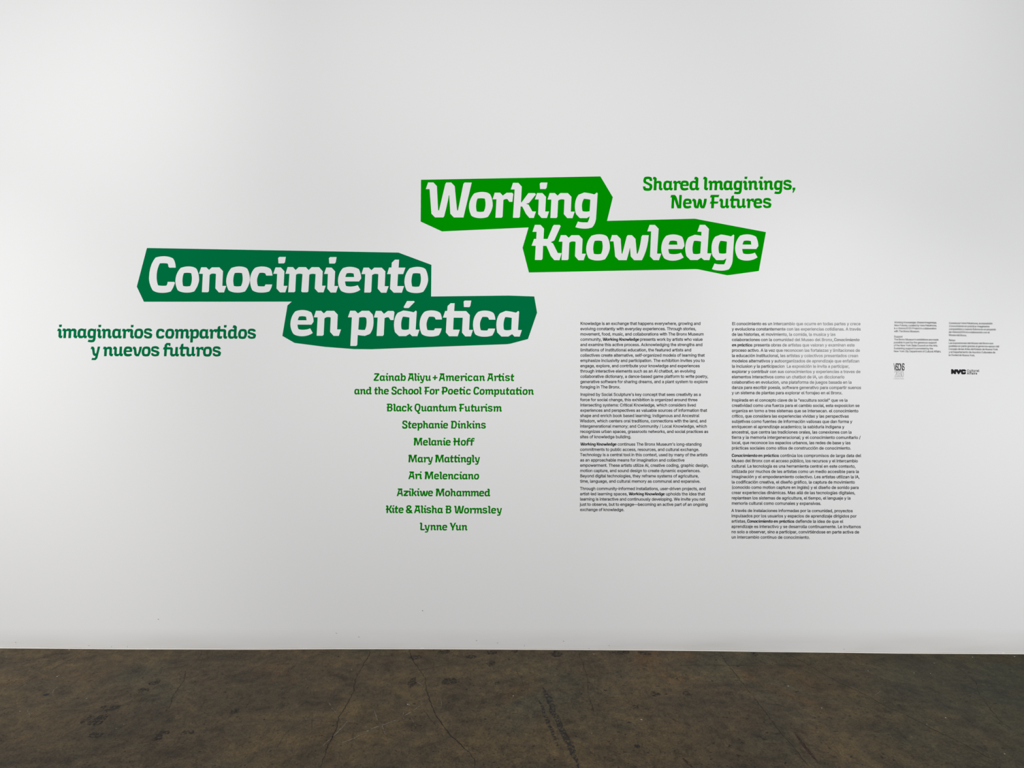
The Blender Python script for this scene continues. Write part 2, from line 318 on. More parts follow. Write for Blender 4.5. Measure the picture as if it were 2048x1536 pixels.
# display face, traced by eye: char, origin, baseline, cap height, advance, class | outlines
GLYPHS = """
W 107 474 351 1.234 s|107,192 130,125 183,125 218,162 231,404 240,404 302,140 313,125 361,125 396,162 420,404 429,404 482,140 494,125 566,125 484,474 388,474 353,437 342,254 336,254 ~331,310 292,462 282,474 200,474 164,437 145,192
o 539 477 351 .678 r|590,235 ~630,219 670,219 ~725,219 750,243 ~776,290 776,355 ~770,410 728,468 ~695,481 655,481 ~595,481 563,457 ~539,410 539,365 ~541,290/625,285 ~662,279 697,286 ~705,320 704,345 ~703,385 687,415 ~650,423 616,414 ~607,370 610,350 ~612,310
r 775 477 351 .505 s|795,227 850,227 876,256 914,227 970,227 981,240 972,318 942,318 922,290 ~900,288 882,300 875,465 865,477 803,477 813,293 775,293
k 956 477 351 .687 s|978,128 1031,128 1066,165 1058,323 1064,323 1132,230 1197,230 1207,243 1139,328 1108,337 1134,346 1172,413 1208,414 1187,478 1143,478 1108,437 1071,364 1055,364 1048,467 1038,477 978,477 995,194 956,194
i 1197 478 351 .362 s|1219,230 1272,230 1308,268 1301,414 1339,414 1318,479 1264,479 1230,440 1236,294 1197,294/1245,137 1257,125 1322,125 1314,178 1302,190 1249,190
n 1325 479 351 .75 s|1345,230 1397,230 1424,256 1452,230 1527,230 1563,267 1557,415 1596,415 1574,480 1522,480 1487,440 1493,297 ~1485,292 1465,292 ~1445,292 1430,306 1423,468 1413,479 1353,479 1362,295 1324,295
g 1597 480 351 .655 r|1634,247 1690,225 ~1745,230 1791,244 1815,225 1824,232 1808,490 ~1800,540 1770,573 ~1735,586 1698,586 ~1640,586 1602,571 1628,514 ~1650,523 1685,523 1724,523 ~1738,500 1746,462 1717,481 1646,481 1610,442 ~1597,410 1597,365 ~1597,290/1686,288 ~1720,289 1751,296 1744,412 ~1710,420 1674,412 ~1667,390 1667,355 ~1668,320
K 1163 899 350 .775 s|1195,549 1252,549 1287,587 1282,689 1322,689 1374,562 1385,549 1443,549 1453,561 1390,703 1354,722 1377,734 1424,829 1463,830 1442,900 1390,900 1355,860 1311,758 1278,758 1273,886 1263,899 1197,899 1204,758 1163,757 1188,689 1209,689 1213,619 1172,619
w 748 395 275 1.065 s|763,199 802,199 831,228 839,344 845,344 878,211 887,199 919,199 947,228 958,344 964,344 ~985,290 993,211 1002,199 1051,199 ~1044,310 998,395 937,395 910,366 905,300 903,300 ~890,360 878,395 816,395 788,366 ~785,320 775,248 748,248
l 1041 395 275 .37 s|1059,119 1101,119 1130,150 1118,344 1151,344 1133,395 1091,395 1063,366 1071,170 1041,170
e 742 672 450 .67 r|803,362 ~845,343 895,343 ~960,343 1009,373 ~1038,430 1039,492 1012,530 833,530 ~835,565 846,588 ~870,596 905,596 ~960,594 995,577 1029,637 ~970,678 893,679 ~820,679 780,648 ~742,590 742,522 ~745,425/854,427 ~895,416 943,429 949,474 837,474 ~840,450
t 1370 673 450 .50 s|1395,352 1426,352 1430,290 1471,251 1523,251 1517,353 1605,353 1576,436 1510,436 1502,589 1588,589 1560,674 1455,674 1408,625 1418,436 1370,436
m 70 668 450 1.096 s|97,346 165,346 200,384 239,346 331,346 367,384 405,346 499,346 547,398 539,583 585,583 558,668 489,668 445,620 456,436 ~430,430 415,431 ~390,432 375,443 364,656 351,668 285,668 273,656 288,436 ~265,430 245,430 ~220,432 205,443 196,655 183,668 106,668 121,432 70,432
C 194 535 360 .753 r|262,180 ~300,166 350,166 ~410,168 441,189 ~467,225 468,283 403,283 393,272 ~392,250 384,240 ~345,235 306,239 ~272,300 273,380 ~274,430 288,464 ~330,472 372,467 ~384,455 386,428 452,428 460,438 ~450,480 419,526 ~380,541 330,541 ~265,541 232,514 ~194,450 195,385 ~200,250
c 1230 535 360 .66 r|1280,286 ~1310,271 1355,271 ~1410,272 1440,296 ~1456,320 1459,364 1395,364 1387,345 ~1385,338 1360,335 ~1340,335 1326,337 ~1300,380 1301,418 ~1302,450 1311,472 ~1345,477 1378,474 1388,455 1456,455 ~1452,490 1427,526 ~1390,539 1345,539 ~1285,539 1253,514 ~1230,470 1230,412 ~1232,330
p 927 624 480 .735 s|958,282 1028,282 1063,318 1117,282 1216,282 1265,333 ~1279,390 1277,440 ~1275,540 1228,597 1160,625 ~1100,620 1062,613 1055,748 1041,763 961,763 981,372 927,371/1080,374 ~1125,366 1158,370 ~1175,374 1179,390 ~1185,430 1181,460 ~1178,510 1158,544 ~1110,545 1069,538
a 1556 628 480 .71 r|1608,310 1682,279 ~1755,285 1824,303 1854,279 1867,291 1852,539 1905,540 1876,629 1804,629 1772,596 1720,629 1625,629 1570,575 ~1556,520 1556,465 ~1560,360/1679,363 ~1725,365 1767,375 1760,535 ~1735,543 1705,543 ~1675,543 1660,533 ~1652,500 1655,450 ~1660,395
á 1556 628 480 .71 r|1608,310 1682,279 ~1755,285 1824,303 1854,279 1867,291 1852,539 1905,540 1876,629 1804,629 1772,596 1720,629 1625,629 1570,575 ~1556,520 1556,465 ~1560,360/1679,363 ~1725,365 1767,375 1760,535 ~1735,543 1705,543 ~1675,543 1660,533 ~1652,500 1655,450 ~1660,395/1734,149 1829,149 1838,162 1757,245 1697,245 1687,232
{ti} 605 653 496 .86 s|637,296 665,296 671,226 713,187 771,187 764,297 934,297 985,352 975,562 1030,562 1000,654 920,654 875,601 885,391 757,391 750,559 844,560 815,653 693,653 647,599 658,391 605,390/897,163 912,149 1005,149 992,225 977,242 901,240
d 1340 394 275 .735 r|1367,215 1413,196 ~1440,198 1465,204 1467,173 1435,172 1453,118 1495,118 1525,150 1513,341 1545,341 1529,394 1487,394 1465,375 1437,394 1380,394 1350,364 ~1340,330 1340,300 ~1343,240/1410,243 ~1440,243 1464,249 1458,342 ~1430,352 1402,344 ~1395,320 1397,295 ~1400,262
S 200 665 500 .73 s|270,172 ~320,152 395,152 ~480,155 520,187 ~548,240 550,318 470,320 450,305 ~450,265 435,250 ~385,242 335,250 ~315,270 318,320 335,338 520,430 ~555,470 556,530 ~550,610 495,665 ~440,686 375,686 ~290,684 245,662 ~205,610 202,518 295,518 ~300,560 310,575 ~375,590 435,582 ~450,560 447,505 430,485 245,390 ~215,350 218,300 ~225,215
h 565 665 500 .75 s|590,165 662,165 713,220 708,335 740,312 845,312 895,365 885,578 940,580 912,665 838,665 790,610 798,408 ~765,395 735,397 712,410 700,650 690,665 595,665 615,258 565,255
s 1598 678 500 .655 r|1650,318 ~1700,298 1760,298 ~1850,300 1888,345 ~1900,370 1908,400 1825,420 1805,395 ~1770,383 1730,383 1690,390 ~1680,410 1695,427 1860,475 1915,525 ~1912,590 1880,652 ~1820,680 1745,680 ~1670,678 1625,640 ~1602,600 1600,560 1680,553 ~1690,585 1705,597 ~1760,603 1800,597 ~1812,575 1808,550 1640,495 ~1602,480 1602,430 ~1605,360
, 1672 650 500 .25 s|1680,562 1785,562 1775,635 1710,752 1685,757 1672,742 1695,655 1672,632
N 108 685 505 .90 s|140,180 280,180 335,245 ~400,420 418,555 425,555 442,195 455,180 540,180 512,685 378,685 365,668 258,350 ~245,450 240,670 230,685 140,685 162,278 108,278
F 1575 682 507 .68 s|1615,175 1938,175 1905,265 1750,265 1742,425 1905,427 1875,508 1735,508 1728,665 1715,682 1620,682 1630,508 1575,508 1605,427 1635,427 1645,275 1583,275
u 945 605 503 .765 s|975,243 1045,243 1095,300 1085,510 ~1120,525 1150,520 1178,503 1192,258 1203,243 1287,243 1275,505 1328,507 1300,603 1225,605 1183,560 1145,605 1040,605 988,550 998,345 945,345
{tu} 350 680 505 1.22 s|380,318 408,318 415,245 460,203 515,203 508,318 680,318 730,375 720,582 ~760,597 790,592 818,575 828,335 840,318 922,318 912,578 968,580 940,672 870,674 828,632 780,680 680,682 622,620 632,408 500,408 492,582 588,582 560,680 445,680 393,620 403,408 350,408
v 1680 605 503 .67 s|1710,245 1775,245 1822,300 ~1830,400 1845,515 1880,515 ~1925,400 1940,258 1950,245 2035,245 ~2020,420 1918,605 1810,605 1752,545 ~1740,440 1728,335 1680,333
y 118 603 503 .74 s|150,243 218,243 262,295 ~270,420 285,498 325,498 ~365,370 378,258 392,243 477,243 410,515 368,680 305,745 ~240,752 148,742 175,665 235,670 275,668 300,595 245,590 ~200,550 190,490 ~180,400 165,335 118,333
{fu} 945 610 503 1.19 s|975,262 1005,262 1010,180 1080,108 1215,108 1232,130 1222,225 1190,230 1150,185 ~1115,185 1105,200 1100,265 1270,265 1320,315 1308,515 ~1350,530 1380,518 1400,505 1413,275 1425,258 1508,258 1500,520 1555,523 1525,612 1450,612 1405,575 1370,612 1265,612 1213,552 1222,352 1098,352 1082,595 1072,607 985,607 998,352 945,350
{ff} 1645 382 223 1.1 s|1662,228 1672,228 1675,195 1708,160 1765,160 1775,172 1768,210 1752,210 1735,192 1722,192 1716,228 1790,228 1793,195 1826,160 1885,160 1891,172 1885,210 1868,209 1850,192 1838,194 1832,228 1888,228 1875,265 1830,265 1825,375 1818,382 1778,382 1785,265 1710,265 1702,375 1695,382 1655,382 1663,265 1645,265
H 1265 382 223 .95 s|1283,160 1318,160 1342,182 1338,240 1405,240 1410,168 1418,160 1455,160 1450,240 1472,242 1458,282 1448,282 1443,340 1468,342 1452,382 1420,382 1398,355 1402,284 1335,284 1330,375 1323,382 1285,382 1290,284 1263,284 1277,241 1292,240 1295,200 1270,198
M 105 380 230 1.17 s|122,150 190,150 205,165 240,300 282,165 295,150 358,150 368,165 358,198 345,202 362,370 360,380 325,380 318,370 302,230 255,365 240,380 225,380 212,365 178,225 162,365 155,380 110,380 125,205 105,192
A 1100 320 226 .84 s|1135,95 1258,95 1275,125 1262,135 1252,137 1285,320 1245,320 1232,265 1165,265 1145,320 1100,320 1160,137 1130,128/1197,145 1213,145 1224,222 1172,222
Z 103 318 228 .75 s|135,90 258,90 278,112 275,130 165,278 268,278 252,318 120,318 103,298 108,280 212,132 115,132
b 885 320 228 .75 s|900,92 930,92 953,118 948,168 978,155 1015,155 1040,180 ~1050,205 1048,235 ~1045,290 1015,318 985,320 950,310 920,322 897,320 908,135 883,133/950,205 ~980,195 1000,200 ~1008,225 1003,255 ~995,280 980,282 945,275
+ 1828 320 228 .66 s|1885,150 1925,150 1920,205 1978,205 1970,242 1920,242 1915,295 1875,295 1878,242 1828,242 1832,205 1880,205
P 335 716 226 .79 s|355,492 470,492 510,530 ~520,570 512,610 470,655 405,655 402,708 395,716 352,716 355,655 333,652 345,614 360,612 363,533 338,530/410,534 455,534 ~470,560 460,606 450,613 407,613
B 138 390 267 .83 s|158,122 300,122 338,160 ~343,190 337,215 315,240 343,270 ~350,305 343,335 300,388 155,390 162,270 138,268 155,228 172,226 175,172 140,168/222,168 280,168 ~292,190 285,215 270,222 220,222/216,270 275,270 ~297,300 288,330 270,345 212,345
Q 1092 388 266 .82 r|1130,135 ~1160,118 1200,118 ~1250,120 1275,145 ~1302,190 1300,250 ~1290,340 1240,395 1232,410 1250,420 1292,425 1275,470 1220,472 1195,440 1180,400 1140,380 ~1092,330 1092,260 ~1095,180/1165,170 ~1200,163 1235,172 ~1248,210 1245,260 ~1240,310 1215,345 ~1190,350 1165,340 ~1145,300 1148,245 ~1150,195
D 400 865 235 .84 s|418,630 535,630 575,665 ~592,700 590,750 ~585,820 540,865 410,867 428,672 398,670/476,674 525,674 ~545,700 543,750 ~540,800 520,828 466,828
& 735 412 245 .93 r|775,180 ~800,162 835,162 ~890,165 910,200 ~918,245 880,272 845,290 880,328 898,312 935,318 918,365 958,415 905,418 890,405 ~840,420 820,418 ~760,415 745,385 ~730,340 745,305 775,285 ~748,255 750,225 ~755,195/805,210 ~832,200 855,212 ~868,235 855,248 825,262 ~795,245 800,225/795,325 ~780,350 790,370 ~820,380 850,370
L 1175 955 243 .58 s|1190,710 1230,710 1255,735 1245,908 1340,908 1322,955 1215,955 1192,930 1203,755 1172,752
Y 222 957 245 .75 s|240,712 280,712 300,740 325,830 375,720 385,712 430,712 355,870 348,945 340,957 297,957 303,880 268,830 250,755 222,750
z 362 215 118 .66 s|372,130 438,130 447,145 400,192 440,192 430,215 372,215 362,200 405,152 368,152
I 1041 395 275 .37 s|1059,119 1101,119 1130,150 1118,344 1151,344 1133,395 1091,395 1063,366 1071,170 1041,170
"""
# plain grotesque for the small text, outline points in 1/509 of the cap height
BODY = r'''
A 480 16,0 201,509 276,509 463,0 395,0 287,302 264,372 232,478 245,478 213,371 191,302 85,0|110,142 110,199 370,199 370,142
B 456 60,0 60,509 241,509 289,504 329,491 359,469 381,442 394,410 398,374 395,344 387,320 373,301 356,286 315,267 339,257 363,245 385,227 402,203 414,173 418,136 413,100 400,67 377,39 344,18 301,4 247,0|125,57 245,57 296,63 330,80 349,105 355,137 352,161 342,184 327,203 306,218 279,228 248,231 125,231|125,285 238,285 265,288 288,296 308,309 323,326 333,348 336,372 330,403 313,429 283,446 240,452 125,452
C 510 267,-7 225,-3 186,7 150,25 119,49 92,79 70,115 53,157 44,203 40,254 44,305 53,352 70,393 92,429 119,459 150,484 186,501 225,512 267,516 305,513 340,504 373,490 402,471 427,447 448,418 463,385 473,348 408,348 401,373 389,395 357,428 315,449 267,456 223,450 184,432 150,403 125,364 109,314 103,254 109,194 125,145 151,105 184,76 223,59 267,53 315,60 357,81 389,114 408,160 473,160 463,124 448,91 428,62 402,38 373,19 341,5 305,-4
D 502 219,0 96,0 96,57 215,57 272,63 318,81 354,110 379,149 394,198 399,255 394,312 379,361 354,399 320,428 275,446 221,452 93,452 93,509 225,509 273,505 315,495 353,478 399,441 433,391 449,351 458,306 462,255 458,205 449,159 433,119 411,83 384,54 351,31 312,14 268,3|125,509 125,0 60,0 60,509
E 419 60,0 60,509 372,509 372,452 125,452 125,286 355,286 355,229 125,229 125,57 375,57 375,0
F 410 60,0 60,509 369,509 369,452 125,452 125,278 346,278 346,221 125,221 125,0
I 176 57,0 57,509 119,509 119,0
K 467 104,145 104,216 139,261 174,303 212,344 364,509 448,509 231,276|60,0 60,509 125,509 125,334 124,225 125,193 125,0|372,0 188,259 228,309 449,0
L 393 60,0 60,509 125,509 125,57 361,57 361,0
M 628 60,0 60,509 152,509 277,187 287,159 299,123 311,84 322,49 307,49 318,83 330,121 342,158 352,187 476,509 568,509 568,0 504,0 504,291 504,327 505,369 506,413 507,457 498,409 482,363 467,322 456,291 342,0 286,0 170,291 159,321 145,361 129,408 112,457 119,457 120,416 121,372 122,328 122,291 122,0
N 523 60,0 60,509 136,509 343,183 363,151 388,107 414,55 405,54 401,108 399,157 399,195 399,509 463,509 463,0 387,0 202,290 177,331 148,381 108,452 119,454 122,384 124,328 125,291 125,0
P 445 60,0 60,509 235,509 289,503 332,487 366,462 390,430 404,391 409,348 404,304 390,265 366,233 332,207 289,191 235,186 109,186 109,242 233,242 269,246 297,256 318,272 333,294 342,319 344,348 342,376 333,402 318,423 297,439 268,449 232,452 125,452 125,0
S 447 224,-9 172,-4 128,9 91,31 64,60 46,96 38,137 104,137 110,110 123,88 142,71 166,59 194,52 224,49 257,52 286,60 311,74 329,92 341,114 346,139 342,161 332,179 316,193 296,205 245,222 184,239 128,260 86,289 60,326 52,372 58,413 75,448 102,476 138,498 180,511 227,516 275,511 316,498 351,476 377,449 394,415 401,378 337,378 326,412 302,437 267,453 225,459 194,456 167,448 145,435 129,418 118,398 115,376 119,352 131,334 148,319 169,308 212,293 264,279 312,264 359,238 379,220 395,198 405,171 408,139 403,99 386,64 360,34 323,11 278,-4
T 449 32,452 32,509 417,509 417,452 257,452 257,0 193,0 193,452
V 480 204,0 16,509 84,509 192,206 215,137 248,31 235,31 267,138 290,206 395,509 463,509 278,0
W 686 155,0 16,509 82,509 163,196 175,145 187,94 197,40 189,40 200,94 211,145 224,196 306,509 380,509 462,196 474,145 486,94 497,40 488,40 499,94 510,145 523,196 603,509 670,509 530,0 455,0 368,323 351,391 336,475 350,475 335,395 318,323 230,0
Y 472 203,0 203,208 16,509 91,509 192,344 222,292 250,230 224,230 251,293 280,344 381,509 455,509 268,208 268,0
a 389 160,-9 126,-5 94,5 68,22 48,45 35,73 30,108 34,138 43,161 58,179 78,193 125,211 178,220 234,227 265,235 273,243 276,255 273,279 267,297 256,311 240,322 220,329 196,331 171,329 149,322 118,301 100,274 41,291 57,322 79,346 104,364 133,375 163,382 194,384 239,379 286,360 306,343 322,320 333,290 337,251 337,0 277,0 277,52 252,25 215,1 190,-6|170,45 202,49 228,59 248,74 263,93 272,115 276,138 276,190 259,182 231,176 200,171 175,168 134,159 117,150 103,139 95,124 92,105 94,87 102,72 114,61 130,52
b 424 229,-8 198,-5 172,4 138,31 118,59 112,0 53,0 53,509 114,509 114,319 137,346 171,373 197,381 229,384 274,378 313,361 345,332 370,293 385,245 390,189 385,133 370,84 346,45 313,16 274,-2|220,47 253,51 279,66 301,88 316,117 325,151 328,189 325,227 316,261 301,290 280,311 253,325 220,330 188,325 161,312 140,291 125,263 116,229 113,189 116,150 125,115 140,86 162,65 188,51
c 396 207,-8 159,-2 117,16 82,46 56,85 40,133 34,187 40,243 56,291 82,330 117,360 159,378 207,384 260,377 305,356 340,322 362,277 303,262 290,289 270,311 242,325 207,330 173,325 145,310 124,287 108,258 99,224 96,187 99,151 108,117 124,89 145,66 173,51 207,46 243,52 271,66 292,89 304,117 363,102 354,78 341,56 306,21 261,-1
d 424 195,-8 151,-2 111,16 79,45 55,84 39,133 34,189 39,245 55,293 79,332 112,361 151,378 196,384 228,381 253,373 287,346 306,319 311,509 372,509 372,0 313,0 313,59 287,31 252,4 227,-5|205,47 236,51 263,65 284,86 299,115 309,150 312,189 309,229 300,263 284,291 263,312 237,325 205,330 172,325 145,311 124,290 108,261 99,227 96,189 99,151 109,117 124,88 145,66 172,51
e 404 212,-8 161,-2 117,16 82,46 56,85 40,132 34,187 39,242 55,290 81,329 115,359 157,378 205,384 236,382 266,374 294,361 319,341 341,315 357,282 368,242 371,194 371,169 75,169 75,221 338,221 310,202 307,237 298,269 283,294 263,314 237,326 205,330 173,326 146,313 125,294 109,270 99,241 96,211 96,178 100,139 110,106 128,80 151,61 179,50 212,46 254,53 285,73 306,105 365,91 353,63 335,39 311,19 283,4 249,-5
f 254 228,379 228,327 6,327 6,379|81,0 81,432 84,461 96,486 113,505 135,519 161,527 187,530 222,527 243,521 227,468 215,472 195,474 171,470 154,460 145,443 142,419 142,0
g 425 207,-151 168,-148 134,-140 105,-127 82,-110 64,-91 51,-69 101,-41 122,-66 154,-88 178,-95 207,-97 249,-92 282,-75 304,-47 311,-6 311,68 287,41 252,16 227,8 195,5 152,10 113,27 80,53 55,90 39,136 34,191 39,246 55,293 80,332 112,361 152,378 196,384 228,382 253,373 288,346 308,319 313,379 372,379 372,-9 367,-54 350,-90 324,-117 291,-136 251,-147|205,59 237,63 264,75 285,95 300,121 309,154 312,193 309,231 300,264 285,291 264,312 237,325 205,330 172,325 145,312 124,290 109,262 99,229 96,193 99,155 109,123 124,96 145,76 172,63
h 410 114,227 114,0 53,0 53,509 114,509 114,287 102,287 124,332 152,362 187,379 227,384 264,380 295,369 321,349 341,321 353,285 357,240 357,0 296,0 296,235 290,275 273,304 246,323 210,329 184,326 161,317 141,303 126,283 117,257
i 167 53,0 53,379 114,379 114,0|84,443 67,446 54,455 44,468 41,483 44,499 54,512 67,521 84,524 100,521 114,512 123,499 126,483 123,468 114,455 100,446
j 167 53,379 114,379 114,-30 111,-63 102,-90 86,-113 65,-129 37,-139 4,-143 -10,-143 -10,-87 2,-87 25,-83 40,-72 50,-54 53,-29|83,443 67,446 53,455 44,468 41,483 44,499 53,512 67,521 83,524 100,521 114,512 123,499 126,483 123,468 114,455 100,446
k 381 110,137 110,212 121,212 284,379 360,379 184,199 177,199|53,0 53,509 114,509 114,0|294,0 148,186 191,229 372,0
l 189 139,-2 101,3 74,20 58,47 53,84 53,509 114,509 114,99 115,77 120,62 130,54 146,52 160,53 170,54 181,3 162,-1
m 610 53,0 53,379 112,379 112,295 118,323 132,346 151,363 172,376 195,384 219,386 257,380 287,361 309,331 321,295 312,295 322,321 337,343 357,361 381,375 407,383 437,386 468,383 497,372 522,354 541,328 553,296 557,255 557,0 496,0 496,254 490,289 473,313 447,326 419,330 395,328 374,320 358,307 345,290 338,270 335,247 335,0 274,0 274,260 269,288 253,311 229,326 199,330 178,328 158,320 140,307 126,289 117,266 114,238 114,0
n 410 114,227 114,0 53,0 53,379 112,379 112,287 102,287 124,332 152,362 187,379 227,384 264,380 295,369 321,349 341,321 353,285 357,240 357,0 296,0 296,235 290,275 273,304 246,323 210,329 184,326 161,317 141,303 126,283 117,257
o 415 207,-8 159,-2 117,16 82,46 56,85 40,133 34,187 40,243 56,291 82,330 117,360 159,378 207,384 256,378 299,360 333,330 359,291 376,243 381,187 376,133 359,85 333,46 299,16 256,-2|207,46 242,51 270,66 292,89 307,117 316,151 319,187 316,224 307,258 292,287 270,310 242,325 207,330 173,325 145,310 124,287 108,258 99,224 96,187 99,151 108,117 124,89 145,66 173,51
p 424 53,-143 53,379 112,379 112,319 137,346 171,373 197,381 229,384 274,378 313,361 345,332 370,293 385,245 390,189 385,133 370,84 346,45 313,16 274,-2 229,-8 198,-5 173,4 138,31 118,59 114,-143|220,47 253,51 279,66 301,88 316,117 325,151 328,189 325,227 316,261 301,290 280,311 253,325 220,330 188,325 161,312 140,291 125,263 116,229 113,189 116,150 125,115 140,86 162,65 188,51
q 424 372,-143 311,-143 311,59 287,31 252,4 227,-5 195,-8 151,-2 111,16 79,45 55,84 39,133 34,189 39,245 55,293 79,332 112,361 151,378 196,384 228,381 253,373 287,346 307,319 313,379 372,379|205,47 236,51 263,65 284,86 299,115 309,150 312,189 309,229 300,263 284,291 263,312 237,325 205,330 172,325 145,311 124,290 108,261 99,227 96,189 99,151 109,117 124,88 145,66 172,51
r 259 53,0 53,379 112,379 112,321 130,347 152,367 181,380 213,385 229,384 243,384 243,322 230,324 207,326 182,323 159,315 140,301 126,284 117,262 114,237 114,0
s 365 182,-8 145,-5 112,3 84,18 62,38 45,63 36,94 94,107 105,79 124,60 150,49 181,45 217,50 244,62 262,81 268,103 265,121 254,136 237,147 212,155 149,170 104,186 72,208 53,237 47,274 51,305 65,332 87,354 115,370 149,381 187,384 223,381 254,372 279,358 299,339 314,316 324,290 268,277 258,298 243,316 219,328 187,333 156,329 131,317 114,299 109,277 112,258 124,243 144,232 172,223 229,209 275,194 306,171 325,142 331,107 326,75 312,47 290,24 260,6 223,-5
t 227 204,379 204,327 6,327 6,379|65,471 126,471 126,98 128,76 136,61 150,53 170,50 185,51 202,54 213,2 192,-3 168,-4 125,2 92,21 72,52 65,93
u 410 182,-5 146,-1 115,11 89,31 69,59 57,95 53,139 53,379 114,379 114,144 119,105 137,75 164,56 200,50 226,53 249,62 268,77 283,97 293,122 296,153 296,379 357,379 357,0 298,0 298,92 307,92 286,47 257,17 222,0
v 389 163,0 17,379 84,379 165,155 187,87 206,21 184,21 203,87 224,155 305,379 371,379 226,0
w 567 138,0 23,379 87,379 133,214 154,137 175,41 165,41 186,135 206,214 252,379 316,379 362,214 382,136 402,41 391,41 413,135 434,214 480,379 545,379 429,0 368,0 319,172 305,225 291,280 277,338 291,338 277,280 263,225 248,172 199,0
x 379 21,0 171,218 171,171 29,379 100,379 147,306 179,253 207,206 175,206 202,253 233,306 282,379 352,379 209,169 209,214 358,0 287,0 231,85 200,136 173,182 205,182 178,136 148,85 91,0
y 389 47,-139 61,-86 71,-87 104,-89 118,-84 130,-74 141,-58 151,-36 163,-1 17,379 84,379 165,155 187,87 206,21 184,21 202,87 224,155 305,379 371,379 204,-58 177,-107 159,-124 139,-136 117,-143 91,-145 65,-143
z 380 42,0 42,46 254,320 48,323 48,379 333,379 333,331 126,60 339,56 339,0
0 453 227,-7 174,1 130,24 95,62 69,113 57,155 50,202 48,254 50,306 57,353 69,395 95,447 130,484 174,508 227,516 279,508 323,484 358,447 384,395 396,353 403,306 405,254 403,202 396,155 384,113 359,62 323,24 279,1|227,50 261,56 290,74 313,103 330,144 340,194 344,254 340,314 330,365 313,405 290,435 261,453 227,460 192,453 163,435 140,405 123,365 113,314 109,254 113,194 123,144 140,103 163,74 192,56
2 453 64,0 64,47 234,229 282,282 311,327 318,348 320,371 317,397 308,419 293,436 273,449 250,457 224,460 196,457 172,447 153,433 139,413 130,390 127,362 66,362 71,405 86,442 111,473 143,496 182,511 225,516 268,511 306,497 337,474 361,445 376,411 381,372 378,345 371,318 357,290 336,259 267,180 153,60 389,57 389,0
3 453 218,-7 173,-3 133,10 98,30 70,57 52,91 44,132 109,132 115,107 126,87 144,71 165,59 191,52 219,50 248,53 275,61 297,74 315,93 325,116 329,145 326,172 316,196 299,217 275,234 242,244 201,248 157,248 157,299 288,448 70,452 70,509 372,509 372,461 211,278 211,289 264,288 308,276 344,253 371,222 387,186 393,145 387,103 370,66 344,36 309,12 266,-2
. 188 95,-4 78,-1 63,9 53,24 50,41 53,59 63,73 78,83 95,87 113,83 128,73 138,59 141,41 138,24 128,9 113,-1
, 188 38,-119 68,71 137,71 84,-119
; 188 38,-119 68,71 137,71 84,-119|103,271 86,274 71,284 61,299 58,316 61,334 71,349 86,359 103,362 121,359 136,349 146,334 149,316 146,299 136,284 121,274
: 188 95,-4 78,-1 63,9 53,24 50,41 53,59 63,73 78,83 95,87 113,83 128,73 138,59 141,41 138,24 128,9 113,-1|95,271 78,274 63,284 53,299 50,316 53,334 63,349 78,359 95,362 113,359 128,349 138,334 141,316 138,299 128,284 113,274
' 206 78,318 70,509 136,509 128,318
" 321 78,318 70,509 136,509 128,318|193,318 185,509 250,509 243,318
- 266 233,244 233,188 33,188 33,244
— 699 699,244 699,188 0,188 0,244
( 273 89,207 92,264 101,324 109,364 119,403 132,441 153,494 177,539 236,539 191,428 161,313 154,258 151,207 160,115 188,16 236,-96 177,-96 150,-46 128,4 111,55 99,106 92,156
) 273 37,-96 86,18 113,116 122,207 119,258 112,313 82,428 37,539 97,539 121,494 142,441 154,403 164,364 173,323 181,264 184,207 182,156 174,104 161,53 144,3 123,-47 97,-96
/ 249 235,533 71,-76 14,-76 178,533
á 389 160,-9 126,-5 94,5 68,22 48,45 35,73 30,108 34,138 43,161 58,179 78,193 125,211 178,220 234,227 265,235 273,243 276,255 273,279 267,297 256,311 240,322 220,329 196,331 171,329 149,322 118,301 100,274 41,291 57,322 79,346 104,364 133,375 163,382 194,384 239,379 286,360 306,343 322,320 333,290 337,251 337,0 277,0 277,52 252,25 215,1 190,-6|170,45 202,49 228,59 248,74 263,93 272,115 276,138 276,190 259,182 231,176 200,171 175,168 134,159 117,150 103,139 95,124 92,105 94,87 102,72 114,61 130,52|162,429 210,529 278,529 212,429
é 404 212,-8 161,-2 117,16 82,46 56,85 40,132 34,187 39,242 55,290 81,329 115,359 157,378 205,384 236,382 266,374 294,361 319,341 341,315 357,282 368,242 371,194 371,169 75,169 75,221 338,221 310,202 307,237 298,269 283,294 263,314 237,326 205,330 173,326 146,313 125,294 109,270 99,241 96,211 96,178 100,139 110,106 128,80 151,61 179,50 212,46 254,53 285,73 306,105 365,91 353,63 335,39 311,19 283,4 249,-5|177,429 225,529 293,529 227,429
í 167 53,0 53,379 114,379 114,0|57,429 104,529 173,529 107,429
ó 415 207,-8 159,-2 117,16 82,46 56,85 40,133 34,187 40,243 56,291 82,330 117,360 159,378 207,384 256,378 299,360 333,330 359,291 376,243 381,187 376,133 359,85 333,46 299,16 256,-2|207,46 242,51 270,66 292,89 307,117 316,151 319,187 316,224 307,258 292,287 270,310 242,325 207,330 173,325 145,310 124,287 108,258 99,224 96,187 99,151 108,117 124,89 145,66 173,51|181,429 228,529 297,529 231,429
ú 410 182,-5 146,-1 115,11 89,31 69,59 57,95 53,139 53,379 114,379 114,144 119,105 137,75 164,56 200,50 226,53 249,62 268,77 283,97 293,122 296,153 296,379 357,379 357,0 298,0 298,92 307,92 286,47 257,17 222,0|178,429 226,529 294,529 228,429
